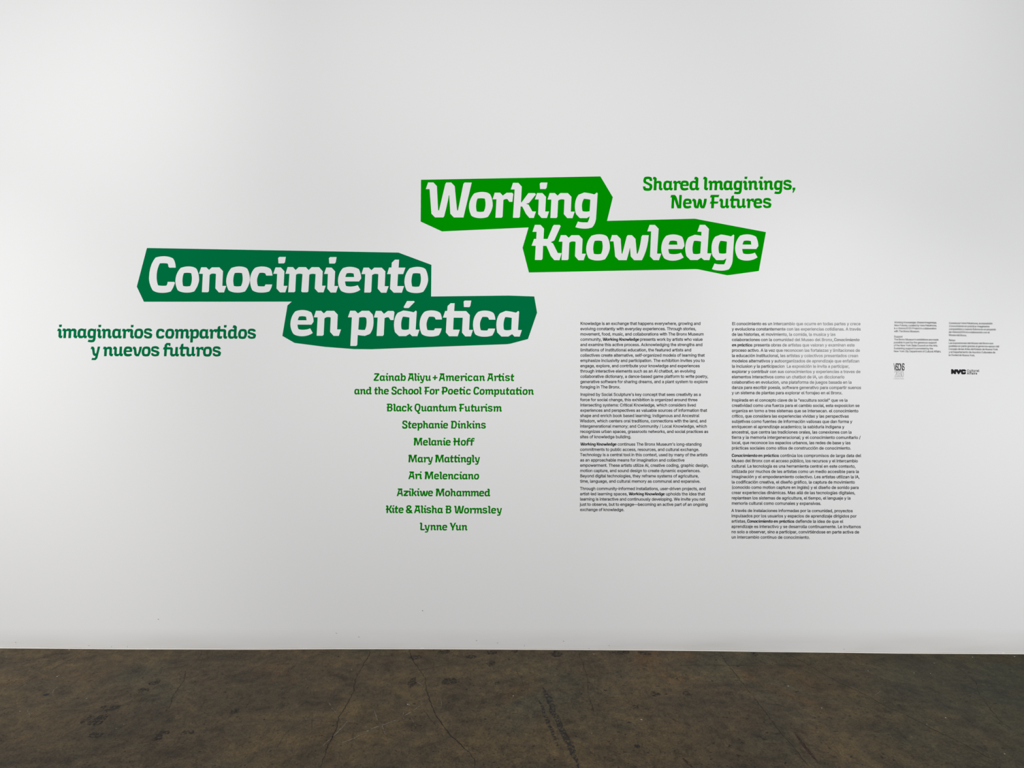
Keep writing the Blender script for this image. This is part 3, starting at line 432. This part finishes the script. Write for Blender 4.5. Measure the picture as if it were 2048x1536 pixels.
ñ 410 114,227 114,0 53,0 53,379 112,379 112,287 102,287 124,332 152,362 187,379 227,384 264,380 295,369 321,349 341,321 353,285 357,240 357,0 296,0 296,235 290,275 273,304 246,323 210,329 184,326 161,317 141,303 126,283 117,257|250,446 225,450 202,460 182,470 167,475 159,472 153,466 149,448 106,448 110,476 120,498 137,513 161,518 185,514 207,504 226,494 243,490 256,496 262,517 304,517 300,488 289,466 272,451
H 517 60,0 60,509 125,509 125,289 392,289 392,509 457,509 457,0 392,0 392,232 125,232 125,0
O 533 267,-7 225,-3 186,7 150,25 119,49 92,79 70,115 53,157 44,203 40,254 44,305 53,352 70,393 92,429 119,459 150,484 186,501 225,512 267,516 309,512 348,501 384,484 415,459 442,429 464,393 480,352 490,305 493,254 490,203 480,157 464,115 442,79 415,49 384,25 348,7 309,-3|267,53 310,59 349,76 383,105 408,144 425,194 430,254 425,314 408,365 383,404 349,433 310,450 267,456 223,450 184,433 151,404 125,364 109,314 103,254 109,194 125,144 151,105 184,76 223,59
G 520 269,-7 225,-3 185,7 149,25 118,49 91,79 69,116 53,157 43,203 40,254 43,305 53,352 69,393 91,429 117,459 149,484 184,501 223,512 265,516 304,513 340,504 374,489 403,469 429,445 449,416 465,384 474,349 408,349 387,393 356,427 315,448 265,456 222,450 183,432 150,404 125,364 109,314 103,254 109,194 125,145 151,105 184,76 224,59 269,53 309,57 345,71 374,93 396,123 410,160 415,202 434,199 283,199 283,256 478,256 478,200 471,141 451,91 419,50 377,19 326,0
U 517 259,-8 203,-2 154,15 114,43 85,80 66,124 60,173 60,509 124,509 124,178 128,144 141,113 160,87 187,68 220,56 259,52 298,56 331,68 357,87 377,113 389,144 393,178 393,509 457,509 457,173 451,124 433,80 403,43 363,15 315,-2
R 449 60,0 60,509 236,509 290,504 333,489 367,465 390,433 405,395 409,352 405,309 390,271 367,240 333,217 289,203 236,198 96,198 96,255 234,255 269,258 298,267 319,281 334,300 342,324 345,352 342,380 334,405 319,425 298,440 269,449 233,452 125,452 125,0|353,0 230,229 303,229 428,0
9 453 226,516 271,510 310,494 343,468 368,434 384,393 389,347 385,309 373,270 350,224 315,168 200,0 130,0 301,248 287,221 257,202 218,195 175,199 137,214 106,237 83,269 68,307 64,352 69,397 85,436 110,469 143,494 182,510|226,460 199,457 174,446 154,429 138,407 129,381 125,352 129,322 138,295 154,274 174,257 199,247 226,243 254,247 279,257 299,273 314,295 324,321 327,350 324,381 314,407 299,429 279,446 254,457
  188 
'''

# ---------------------------------------------------------------- lettering: outlines
def flat(cs):
    out = []
    n = len(cs); i0 = 0
    pts = []
    for i in range(n):
        q, x, y = cs[i]
        if not q: pts.append((x, y)); continue
        a = cs[i - 1][1:]; b_ = cs[(i + 1) % n][1:]
        for k in (1, 2, 3, 4):
            t = k / 5
            pts.append(((1 - t) ** 2 * a[0] + 2 * t * (1 - t) * x + t * t * b_[0], (1 - t) ** 2 * a[1] + 2 * t * (1 - t) * y + t * t * b_[1]))
    return pts

DISPLAY = {}
for ln in GLYPHS.strip().split('\n'):
    head, body = ln.split('|', 1)
    ch, ox, bl, cap, adv, cls = head.split(' ')
    ox, bl, cap = float(ox), float(bl), float(cap)
    cont = []
    for c_ in body.split('/'):
        cs = []
        for tok in c_.split():
            q = tok[0] == '~'; x, y = tok.lstrip('~').split(',')
            cs.append((q, (float(x) - ox) / cap, (bl - float(y)) / cap))
        cont.append(flat(cs))
    DISPLAY[ch] = (float(adv), cls, cont)
TEXTF = {}
for ln in BODY.strip('\n').split('\n'):
    ch = ln[0]; adv, _, cs = ln[2:].partition(' ')
    TEXTF[ch] = (int(adv) / 509.0, [[tuple(int(v) / 509.0 for v in p.split(',')) for p in c_.split()] for c_ in cs.split('|') if c_])

def area(c_): return sum(a[0] * b_[1] - b_[0] * a[1] for a, b_ in zip(c_, c_[1:] + c_[:1])) / 2
def inside(p, c_):
    r = False
    for (x0, y0), (x1, y1) in zip(c_, c_[1:] + c_[:1]):
        if (y0 > p[1]) != (y1 > p[1]) and p[0] < (x1 - x0) * (p[1] - y0) / (y1 - y0) + x0: r = not r
    return r
def hole_of(cont):
    """which outlines are holes: in the text face by winding, in the display face by nesting"""
    if TEXT_MODE:
        big = max(cont, key=lambda c_: abs(area(c_))); s = area(big) > 0
        return [(area(c_) > 0) != s for c_ in cont]
    return [any(inside(c_[0], d) for d in cont if d is not c_) for c_ in cont]
TEXT_MODE = False
def fatten(cont, k):
    """move each outline outwards (holes inwards) by k"""
    if not k: return cont
    hs = hole_of(cont)
    out = []
    for c_, hole in zip(cont, hs):
        s = 1 if area(c_) > 0 else -1
        if hole: s = -s
        n = len(c_); res = []
        for i in range(n):
            a, p, b_ = c_[i - 1], c_[i], c_[(i + 1) % n]
            e1 = Vector((p[0] - a[0], p[1] - a[1])); e2 = Vector((b_[0] - p[0], b_[1] - p[1]))
            if e1.length < 1e-6 or e2.length < 1e-6: res.append(p); continue
            e1.normalize(); e2.normalize()
            nn = Vector((e1.y + e2.y, -e1.x - e2.x))
            if nn.length < 0.3: res.append(p); continue
            L = 1 / max(nn.length / 2, 0.6); nn.normalize()
            res.append((p[0] + nn.x * k * s * L, p[1] + nn.y * k * s * L))
        out.append(res)
    return out
def fill(cont):
    """triangulate the inked area; returns points and front faces looking towards -Y"""
    P = [Vector(p) for c_ in cont for p in c_]; E = []; k = 0
    for c_ in cont:
        L_ = len(c_); E += [(k + i, k + (i + 1) % L_) for i in range(L_)]; k += L_
    vs_, _, fs_, _, _, _ = delaunay_2d_cdt(P, E, [], 0, 1e-6)
    def ink(x, y):
        w_ = 0
        for c_ in cont:
            for (x0, y0), (x1, y1) in zip(c_, c_[1:] + c_[:1]):
                if (y0 > y) != (y1 > y) and x < (x1 - x0) * (y - y0) / (y1 - y0) + x0: w_ += 1 if (y1 > y0 or not TEXT_MODE) else -1
        return w_ != 0 if TEXT_MODE else w_ % 2 == 1
    good = []
    for t in fs_:
        q = [vs_[i] for i in t]
        if ink(sum(p.x for p in q) / 3, sum(p.y for p in q) / 3):
            s = (q[1].x - q[0].x) * (q[2].y - q[0].y) - (q[2].x - q[0].x) * (q[1].y - q[0].y)
            good.append(tuple(t) if s > 0 else (t[0], t[2], t[1]))
    used = sorted({i for t in good for i in t}); re_ = {o: n for n, o in enumerate(used)}
    return [(vs_[i].x, vs_[i].y) for i in used], [tuple(re_[i] for i in t) for t in good]

def solid(name, cont, scale, y_front, y_back, m):
    pts, tris = fill(cont)
    v = [(x * scale, y_front, y * scale) for x, y in pts]
    f = list(tris)
    for c_ in cont:
        k = len(v); L = len(c_)
        v += [(x * scale, yy, y * scale) for x, y in c_ for yy in (y_front, y_back)]
        f += [(k + 2 * i, k + 2 * i + 1, k + 2 * ((i + 1) % L) + 1, k + 2 * ((i + 1) % L)) for i in range(L)]
    return mesh(name, v, f, m)

# ---------------------------------------------------------------- display lettering, one object per letter
def tokens(s):
    i = 0
    while i < len(s):
        if s[i:i + 2] in ('ti', 'tu', 'fu', 'ff'): yield '{' + s[i:i + 2] + '}'; i += 2
        else: yield s[i]; i += 1
def gw(ch): return max(x for c_ in DISPLAY[ch][2] for x, _ in c_)
def layout(word, x0, x1, cap):
    tk = list(tokens(word)); pos = [0.0]
    for a, b_ in zip(tk, tk[1:]):
        pos.append(pos[-1] + DISPLAY[a][0] + (0.02 if DISPLAY[b_][1] == 'r' else 0.0))
    nat = pos[-1] + gw(tk[-1])
    tr = ((x1 - x0) / cap - nat) / max(1, len(tk) - 1)
    return [(t, x0 + (p + i * tr) * cap) for i, (t, p) in enumerate(zip(tk, pos))]
CACHE = {}; TURN = 0
def letter(ch, cap, m, y_front, y_back, parent, px, py, rot=0.0):
    key = (ch, cap, m.name)
    if key not in CACHE: CACHE[key] = solid('letter', fatten(DISPLAY[ch][2], 0.0), cap * PX, y_front, y_back, m)
    global TURN
    TURN = 1 - TURN                                     # neighbours that touch sit a hair apart in depth
    o = link('letter', CACHE[key], parent, (WX(px) - parent.location.x, -0.00006 * TURN, WZ(py) - parent.location.z))
    o.rotation_euler = (0, rot, 0)
    return o
def thing(name, label, cat, px, py, group=None):
    o = bpy.data.objects.new(name, None); C.objects.link(o); o.empty_display_size = 0.1
    o.location = (WX(px), 0, WZ(py)); o['label'] = label; o['category'] = cat
    if group: o['group'] = group
    return o

green_m, _, _ = mat('bright_green_vinyl', (0.0, 0.288, 0.0), 0.55, 0.0)
list_m, _, _ = mat('leaf_green_vinyl', (0.0, 0.208, 0.0), 0.55, 0.0)
teal_m, _, _ = mat('dark_green_vinyl', (0.0, 0.162, 0.052), 0.5, 0.0)
black_m, _, _ = mat('black_matt_vinyl', (0.007, 0.007, 0.009), 0.15, 0.2)

PANEL1 = [(842.0,359.6),(1200.8,352.8),(1225.6,394.5),(1214.0,441.8),(1388.6,437.5),(1392,437.9),(1531.8,464.2),(1517.6,541.9),(1459.7,549.9),(1454,550.3),(1396,538.5),(1391,538.2),(1057.9,544.9),(1045.2,495.7),(1057.2,454.8),(884.1,462.7),(841.4,443.1)]
PANEL2 = [(294.0,496.0),(797.0,505.2),(862.8,529.7),(862.2,593.0),(1018,591.2),(1068.5,592.9),(1074.1,625.3),(1055.9,678.0),(1020.9,687.3),(1013.8,688.3),(800,696.2),(743.1,698.4),(707.9,698.1),(650.8,693.7),(589.3,685.8),(564.8,671.8),(575.1,610.8),(583.7,603.2),(287.9,603.4),(273.7,573.2)]
def panel(pts, m, parent):
    cx, cy = parent.location.x / PX + 1024, 768 - (parent.location.z - CAM_H) / PX
    return link('panel', solid('panel', [[(x - cx, cy - y) for x, y in pts]], PX, -0.0006, -0.0001, m), parent)

def title(root, glyphs, cap=70.3):
    for ch, px, py in glyphs:
        letter(ch, cap, letter_white_m, -0.0010, -0.0006, root, px, py, 0.003)
t1 = thing('title_sign', 'bright green angular two-step panel with the large white words "Working Knowledge"', 'sign', 1186, 452, 'angular exhibition title panels')
panel(PANEL1, green_m, t1)
title(t1, [('W',851.4,434.8),('o',937.9,435.5),('r',985.2,435.5),('k',1021.4,435.6),('i',1069.6,435.8),('n',1095.1,436.0),('g',1149.7,436.1)])
title(t1, [('K',1063.0,520.0),('n',1117.4,520.2),('o',1172.2,520.2),('w',1219.9,520.3),('l',1294.3,520.3),('e',1322.3,520.3),('d',1370.3,520.1),('g',1422.8,520.1),('e',1470.1,520.1)])
t2 = thing('title_sign', 'dark green angular two-step panel with the large white words "Conocimiento en práctica"', 'sign', 674, 598, 'angular exhibition title panels')
panel(PANEL2, teal_m, t2)
title(t2, [('C',297.9,584.5),('o',350.8,584.5),('n',398.3,584.5),('o',452.4,584.5),('c',500.2,584.5),('i',546.5,584.5),('m',570.9,584.5),('i',648.0,584.8),('e',675.9,585.0),('n',723.0,585.1),('t',774.1,585.2),('o',808.75,585.3)])
title(t2, [('e',580.8,671.4),('n',627.8,671.5),('p',695.8,671.6),('r',747.6,671.9),('á',787.9,672.1),('c',839.1,672.3),('{ti}',885.7,672.5),('c',945.9,672.7),('a',992.6,672.9)])

def words(root, m, cap, items):
    """items: (word, x0, x1, y0, y1) in photograph pixels"""
    for wd, x0, x1, y0, y1 in items:
        rot = math.atan2(y1 - y0, x1 - x0)
        for ch, px in layout(wd, x0, x1, cap):
            letter(ch, cap, m, -0.0004, -0.00005, root, px, y0 + (y1 - y0) * (px - x0) / (x1 - x0), rot)

s1 = thing('subtitle', 'bright green two-line subtitle "Shared Imaginings, New Futures" at the upper right', 'lettering', 1438, 398, 'green subtitles beside the title panels')
words(s1, green_m, 26.9, [('Shared',1285.7,1398.9,380.7,380.7),('Imaginings,',1406.0,1590.9,380.6,379.9),('New',1340.8,1413.7,416.8,416.6),('Futures',1419.6,1542.9,416.6,416.2)])
s2 = thing('subtitle', 'dark green two-line subtitle "imaginarios compartidos y nuevos futuros" at the far left', 'lettering', 313, 690, 'green subtitles beside the title panels')
words(s2, teal_m, 26.9, [('imaginarios',114.3,304.7,676.2,677.0),('compartidos',312.0,512.1,677.0,677.7),('y',181.3,200.6,712.4,712.4),('nuevos',205.9,319.0,712.4,712.7),('futuros',325.8,442.1,712.7,713.0)])

G = 'green artist names in the centred list'
NAMES = [
 ('widest green entry of the centred list, two lines with a plus sign, at the top', 888, 770, [('Zainab',747.0,811.6,761.8,761.9),('Aliyu',815.2,862.0,761.9,761.9),('+',865.0,875.2,761.9,762),('American',877.4,970.2,762,762.1),('Artist',974.0,1028.9,762.1,762.3),
   ('and',708.7,743.6,788.9,788.9),('the',748.2,777.8,788.9,788.9),('School',782.7,843.8,788.9,789.0),('For',848.3,878.8,789,789),('Poetic',882.9,941.7,789,789.2),('Computation',946.7,1067.8,789.3,789.7)]),
 ('three-word green line of the centred list, below the two-line entry', 888, 817, [('Black',773.1,824.9,822.8,822.9),('Quantum',829.0,913.6,822.9,823.1),('Futurism',917.8,1003.9,823.1,823.4)]),
 ('green name third from the top of the centred list, starting with a capital S', 888, 851, [('Stephanie',804.1,896.2,856.8,857.0),('Dinkins',901.4,971.8,857.0,857.2)]),
 ('green name fourth from the top of the centred list, ending in a double f', 888, 885, [('Melanie',827.2,901.5,891.0,891.1),('Hoff',906.3,949.2,891.1,891.2)]),
 ('green name fifth in the centred list, both words starting with capital M', 888, 919, [('Mary',816.5,866.0,924.8,924.9),('Mattingly',870.2,960.0,924.9,925.0)]),
 ('green name sixth in the centred list, a three-letter word then a long one', 888, 953, [('Ari',816.5,844.2,958.3,958.4),('Melenciano',849.2,958.3,958.5,958.9)]),
 ('green name seventh from the top of the centred list, above the one with an ampersand', 888, 987, [('Azikiwe',793.3,866.0,992.2,992.4),('Mohammed',871.3,980.6,992.5,992.8)]),
 ('green line of the centred list containing an ampersand, second from the bottom', 888, 1021, [('Kite',771.3,807.2,1026.1,1026.2),('&',811.7,825.8,1026.2,1026.2),('Alisha',828.0,886.1,1026.2,1026.5),('B',890.7,903.2,1026.7,1026.7),('Wormsley',908.0,1004.0,1026.8,1027.1)]),
 ('shortest green name, at the bottom of the centred list', 888, 1055, [('Lynne',839.4,894.5,1060.6,1060.8),('Yun',899.1,935.0,1060.8,1061.0)]),
]
for lab, px, py, items in NAMES:
    words(thing('artist_name', lab, 'lettering', px, py, G), list_m, 15.5, items)

# ---------------------------------------------------------------- small text, one object per line
TRI = {}
def tglyph(ch, w_):
    global TEXT_MODE
    if (ch, w_) not in TRI:
        TEXT_MODE = True
        cont = fatten(TEXTF[ch][1], w_) if TEXTF[ch][1] else []
        TRI[(ch, w_)] = fill(cont) if cont else ([], [])
        TEXT_MODE = False
    return TRI[(ch, w_)]
DTRI = {}
def run(v, f, text, x0, x1, y0, y1, cap, weight, slant=0.0, font='text', ox=0, oy=0, xs_=1.0):
    items = []
    if font == 'display':
        x = x0; wl = text.split(' ')
        nat = 0; sp = 0.27; lay = []
        for i, wd in enumerate(wl):
            tk = list(tokens(wd)); p = 0
            for j, t in enumerate(tk):
                lay.append((t, nat + p)); p += DISPLAY[t][0] if j < len(tk) - 1 else gw(t)
            nat += p + (sp if i < len(wl) - 1 else 0)
        k = (x1 - x0) / (nat * cap)
        for t, p in lay:
            if t not in DTRI: DTRI[t] = fill(fatten(DISPLAY[t][2], 0.012))
            items.append((DTRI[t], x0 + p * cap * k, k))
    else:
        pos = [0.0]
        for ch in text: pos.append(pos[-1] + TEXTF[ch][0] * xs_)
        lsb = 0.06 * xs_
        nat = pos[-1] - 2 * lsb
        tr = ((x1 - x0) / cap - nat) / max(1, len(text) - 1)
        for i, ch in enumerate(text):
            items.append((tglyph(ch, weight), x0 + (pos[i] - lsb + i * tr) * cap, xs_))
    for n_i, (g_, gx, kx) in enumerate(items):
        pts, tris = g_
        base = len(v)
        by = y0 + (y1 - y0) * (gx - x0) / max(1e-6, x1 - x0)
        for x, y in pts:
            px = gx + (x * kx + y * slant) * cap; py = by - y * cap
            v.append(((px - ox) * PX, -0.0003 - 0.0001 * (n_i % 2), (oy - py) * PX))
        f += [tuple(base + i for i in t) for t in tris]

def text_line(parent, segs, y0, y1, cap, weight, root):
    v, f = [], []
    ox, oy = root.location.x / PX + 1024, 768 - (root.location.z - CAM_H) / PX
    xa, xb = segs[0][1], segs[-1][2]
    for s in segs:
        text, x0, x1 = s[:3]; font = s[3] if len(s) > 3 else 'text'
        ya = y0 + (y1 - y0) * (x0 - xa) / (xb - xa); yb = y0 + (y1 - y0) * (x1 - xa) / (xb - xa)
        if font == 'display': run(v, f, text, x0, x1, ya, yb, cap * 1.03, weight, 0, 'display', ox, oy)
        else: run(v, f, text, x0, x1, ya, yb, cap, weight, 0.21 if font == 'italic' else 0.0, 'text', ox, oy)
    return link('text_line', mesh('text_line', v, f, black_m), parent)

def column(root, name, sx, x_off, paras, cap, weight):
    """paras: (first baseline, last baseline, [lines]); line = X1 or segments, X in close-up pixels"""
    for ya, yb, drop, lines in paras:
        par = bpy.data.objects.new(name, None); C.objects.link(par); par.parent = root; par.empty_display_size = 0.05
        n = len(lines)
        for i, ln in enumerate(lines):
            y = ya + (yb - ya) * i / max(1, n - 1)
            segs = [(s[0], x_off + s[1] / sx, x_off + s[2] / sx) + tuple(s[3:]) for s in ln]
            text_line(par, segs, y, y + drop, cap, weight, root)

D_ = 'display'
def L(x0, t, x1): return [(t, x0, x1)]
en = thing('text_column', 'column of small black English text, left of the two long text columns', 'text', 1288, 830, 'bilingual wall text columns')
column(en, 'paragraph', 7.314, 1150, [
 (649.8, 776.8, 0.0, [L(80,'Knowledge is an exchange that happens everywhere, growing and',1835), L(80,'evolving constantly with everyday experiences. Through stories,',1770),
  L(80,'movement, food, music, and collaborations with The Bronx Museum',1882), [('community,',80,392),('Working Knowledge',405,940,D_),('presents work by artists who value',952,1865)],
  L(80,'and examine this active process. Acknowledging the strengths and',1863), L(80,'limitations of institutional education, the featured artists and',1700),
  L(79,'collectives create alternative, self-organized models of learning that',1895), L(79,'emphasize inclusivity and participation. The exhibition invites you to',1895),
  L(79,'engage, explore, and contribute your knowledge and experiences',1823), L(79,'through interactive elements such as an AI chatbot, an evolving',1760),
  L(79,'collaborative dictionary, a dance-based game platform to write poetry,',1947), L(79,'generative software for sharing dreams, and a plant system to explore',1940), L(79,'foraging in The Bronx.',662)]),
 (791.7, 876.4, 0.1, [L(80,"Inspired by Social Sculpture's key concept that sees creativity as a",1840), L(78,'force for social change, this exhibition is organized around three',1790),
  L(78,'intersecting systems: Critical Knowledge, which considers lived',1767), L(78,'experiences and perspectives as valuable sources of information that',1930),
  L(77,'shape and enrich book based learning; Indigenous and Ancestral',1815), L(74,'Wisdom, which centers oral traditions, connections with the land, and',1920),
  L(76,'intergenerational memory; and Community / Local Knowledge, which',1928), L(76,'recognizes urban spaces, grassroots networks, and social practices as',1948), L(74,'sites of knowledge building.',822)]),
 (891.1, 965.2, 0.2, [[('Working Knowledge',78,608,D_),("continues The Bronx Museum's long-standing",624,1850)], L(76,'commitments to public access, resources, and cultural exchange.',1815),
  L(76,'Technology is a central tool in this context, used by many of the artists',1938), L(76,'as an approachable means for imagination and collective',1600),
  L(76,'empowerment. These artists utilize AI, creative coding, graphic design,',1952), L(76,'motion capture, and sound design to create dynamic experiences.',1835),
  L(76,'Beyond digital technologies, they reframe systems of agriculture,',1808), L(76,'time, language, and cultural memory as communal and expansive.',1833)]),
 (980.0, 1022.0, 0.2, [L(75,'Through community-informed installations, user-driven projects, and',1912), [('artist-led learning spaces,',75,770),('Working Knowledge',785,1313,D_),('upholds the idea that',1330,1898)],
  L(75,'learning is interactive and continuously developing. We invite you not',1903), L(73,'just to observe, but to engage—becoming an active part of an ongoing',1940), L(75,'exchange of knowledge.',720)]),
], 5.8, 0.032)
es = thing('text_column', 'column of small Spanish text, greyed at its top, right of the two long text columns', 'text', 1592, 862, 'bilingual wall text columns')
column(es, 'paragraph', 7.062, 1450, [
 (650.2, 788.4, 0.2, [L(100,'El conocimiento es un intercambio que ocurre en todas partes y crece',1912), L(98,'y evoluciona constantemente con las experiencias cotidianas. A través',1915),
  L(98,'de las historias, el movimiento, la comida, la musica y las',1560), [('colaboraciones con la comunidad del Museo del Bronx,',98,1528),('Conocimiento',1540,1900,D_)],
  [('en práctica',98,388,D_),('presenta obras de artistas que valoran y examinan este',408,1830)], L(98,'proceso activo. A la vez que reconocen las fortalezas y limitaciones de',1905),
  L(98,'la educación institucional, les artistas y colectivos presentados crean',1880), L(98,'modelos alternativos y autoorganizados de aprendizaje que enfatizan',1897),
  [('la inclusion y la participacion',98,842),('La exposición le invita a participar,',872,1757)], L(98,'explorar y contribuir con sus conocimientos y experiencias a traves de',1912),
  L(97,'elementos interactivos como un chatbot de IA, un diccionario',1685), L(97,'colaborativo en evolucion, una plataforma de juegos basada en la',1787),
  L(97,'danza para escribir poesía, software generativo para compartir suenos',1920), L(97,'y un sistema de plantas para explorar el forrajeo en el Bronx.',1658)]),
 (803.0, 898.8, 0.3, [L(97,'Inspirada en el concepto clave de la "escultura social" que ve la',1730), L(97,'creatividad como una fuerza para el cambio social, esta exposicion se',1898),
  L(97,'organiza en torno a tres sistemas que se intersecan. el conocimiento',1882), L(97,'crítico, que considera las experiencias vividas y las perspectivas',1747),
  L(97,'subjetivas como fuentes de información valiosas que dan forma y',1795), L(96,'enriquecen el aprendizaje academico; la sabiduria indigena y',1683),
  L(96,'ancestral, que centra las tradiciones orales, las conexiones con la',1787), L(96,'tierra y la memoria intergeneracional; y el conocimiento comunitario /',1912),
  L(96,'local, que reconoce los espacios urbanos, las redes de base y las',1772), L(96,'prácticas sociales como sitios de construcción de conocimiento.',1778)]),
 (913.7, 1009.3, 0.4, [[('Conocimiento',95,458,D_),('en práctica',468,762,D_),('continúa los compromisos de larga data del',780,1920)], L(96,'Museo del Bronx con el acceso público, los recursos y el intercambio',1875),
  [('cultural',95,288),('La tecnología es una herramienta central en este contexto,',316,1843)], L(95,'utilizada por muchos de les artistas como un medio accesible para la',1890),
  L(95,'imaginación y el empoderamiento colectivo. Les artistas utilizan la IA,',1900), L(95,'la codificación creativa, el diseño gráfico, la captura de movimiento',1833),
  L(95,'(conocido como motion capture en inglés) y el diseño de sonido para',1887), L(95,'crear experiencias dinámicas. Mas allá de las tecnologías digitales,',1838),
  L(95,'replantean los sistemas de agricultura, el tiempo, el lenguaje y la',1773), L(95,'memoria cultural como comunales y expansivas.',1357)]),
 (1023.9, 1077.0, 0.5, [L(92,'A través de instalaciones informadas por la comunidad, proyectos',1803), L(93,'impulsados por los usuarios y espacios de aprendizaje dirigidos por',1855),
  [('artistas,',93,300),('Conocimiento',312,675,D_),('en práctica',687,980,D_),('defiende la idea de que el',997,1667)], L(93,'aprendizaje es interactivo y se desarrolla continuamente. Le invitamos',1917),
  L(93,'no solo a observar, sino a participar, convirtiéndose en parte activa de',1893), L(93,'un intercambio continuo de conocimiento.',1198)]),
], 5.8, 0.032)

I_ = 'italic'
CG = 'tiny credit texts at the far right'
c1 = thing('credit_text', 'tiny black English credit text, left of the two small blocks at the far right', 'text', 1833, 675, CG)
column(c1, 'paragraph', 18.618, 1780, [
 (646.5, 664.2, 0.4, [[('Working Knowledge: Shared Imaginings,',155,1735,I_)], [('New Futures,',150,662,I_),('curated by Vera Petukhova,',685,1740)], L(150,'is a Visions2030 Project in collaboration',1725), L(150,'with The Bronx Museum.',1100)]),
 (674.8, 704.3, 0.5, [L(148,'Support',465), L(148,"The Bronx Museum's exhibitions are made",1805), L(140,'possible in part by the generous support',1735), L(140,'of the New York State Council on the Arts.',1780), L(140,'Sustaining support is provided by the',1600), L(140,'New York City Department of Cultural Affairs.',1900)]),
], 3.75, 0.014)
c2 = thing('credit_text', 'tiny black Spanish credit text, right of the two small blocks at the far right', 'text', 1948, 680, CG)
column(c2, 'paragraph', 17.81, 1890, [
 (648.0, 671.8, 0.8, [L(138,'Curada por Vera Petukhova, la exposición',1690), [('Conocimiento en práctica: imaginarios',138,1580,I_)], [('compartidos y nuevos futuros',135,1245,I_),('es un proyecto',1268,1810)], L(132,'de Visions2030 en colaboración con el',1585), L(135,'Museo del Bronx.',775)]),
 (681.8, 711.8, 0.8, [L(130,'Apoyo',365), L(132,'Las exposiciones del Museo del Bronx son',1720), L(132,'posibles en parte gracias al generoso apoyo del',1925), L(130,'Consejo de las Artes del Estado de Nueva York',1880), L(135,'y el Departamento de Asuntos Culturales de',1790), L(130,'la Ciudad de Nueva York.',1065)]),
], 3.75, 0.014)

# ---------------------------------------------------------------- the two logos under the credits
lg = thing('logo', 'small logo of tall narrow black letters over outlined grey digits, under the left credit text', 'logo', 1798, 741, 'sponsor logos')
grey_m, _, _ = mat('grey_vinyl', (0.30, 0.30, 0.30), 0.5, 0.1)
v, f = [], []
run(v, f, 'VISIONS', 1787.4, 1809.2, 740.6, 740.6, 13.8, 0.028, 0, 'text', 1798, 741, 0.42)
link('logo_word', mesh('logo_word', v, f, black_m), lg)
v, f = [], []
def outline(ch, x0, wpx, base, hpx, th):
    gmin = min(x for c_ in TEXTF[ch][1] for x, _ in c_); gmax = max(x for c_ in TEXTF[ch][1] for x, _ in c_)
    for c_ in TEXTF[ch][1]:
        q = [(x0 + (x - gmin) / (gmax - gmin) * wpx, base - y * hpx) for x, y in c_]
        for a, b_ in zip(q, q[1:] + q[:1]):
            d = Vector((b_[0] - a[0], b_[1] - a[1]))
            if d.length < 1e-5: continue
            n = Vector((-d.y, d.x)).normalized() * th / 2; k = len(v)
            for p, s in ((a, 1), (a, -1), (b_, -1), (b_, 1)):
                v.append(((p[0] + n.x * s - 1798) * PX, -0.0003, (741 - p[1] - n.y * s) * PX))
            f.append((k, k + 1, k + 2, k + 3))
for i, ch in enumerate('2030'): outline(ch, 1789.3 + i * 4.5, 4.3, 754.6, 13.2, 0.34)
link('logo_digits', mesh('logo_digits', v, f, grey_m), lg)['label'] = 'outlined grey digits'
v, f = [], []
x = 1787.3
for wd in (0.9, 0, 0.3, 0.3, 0, 0.9, 0.7, 0.8, 0.9, 0.8, 0, 0.8, 0.5, 0.7, 0.5, 0.3, 0, 0.9, 0, 0.7, 0.9, 0.9, 0.9, 0.6, 0.7, 0.8):
    if wd:
        k = len(v)
        for a, b_ in ((x, 758.0), (x + wd, 758.0), (x + wd, 757.1), (x, 757.1)): v.append(((a - 1798) * PX, -0.0003, (741 - b_) * PX))
        f.append((k, k + 1, k + 2, k + 3))
    x += (wd + 0.16) if wd else 0.5
link('logo_tagline', mesh('logo_tagline', v, f, grey_m), lg)['label'] = 'hair-thin grey line of lettering'

lg2 = thing('logo', 'small bold black city logo with two stacked words, under the right credit text', 'logo', 1930, 743, 'sponsor logos')
NYC = [(312,355),(330,340),(395,340),(478,418),(480,368),(497,350),(650,350),(666,368),(668,388),(700,430),(722,388),(735,355),(800,350),(820,362),(833,392),(850,368),(880,352),(1010,352),(1050,375),(1072,405),(1078,445),(1060,462),(985,462),(965,450),(935,448),(915,460),(908,480),(915,498),(935,508),(965,505),(985,492),(1060,492),(1078,510),(1070,555),(1040,595),(1010,607),(880,607),(845,590),(825,560),(818,470),(742,555),(742,580),(725,597),(665,597),(648,580),(645,550),(565,462),(563,580),(548,595),(480,595),(462,580),(408,530),(408,575),(395,592),(330,592),(312,575)]
link('logo_monogram', solid('logo_monogram', [[(x / 25.6 - 40, 18 - y / 25.6) for x, y in NYC]], PX, -0.0004, -0.0001, black_m), lg2)
for tx, xa, xb, yb in (('Cultural', 1128, 1745, 472), ('Affairs', 1128, 1640, 608)):
    v, f = [], []
    run(v, f, tx, 1890 + xa / 25.6, 1890 + xb / 25.6, 725 + yb / 25.6, 725 + yb / 25.6 + 0.1, 4.3, 0.045, 0, 'text', 1930, 743)
    link('logo_word', mesh('logo_word', v, f, black_m), lg2)
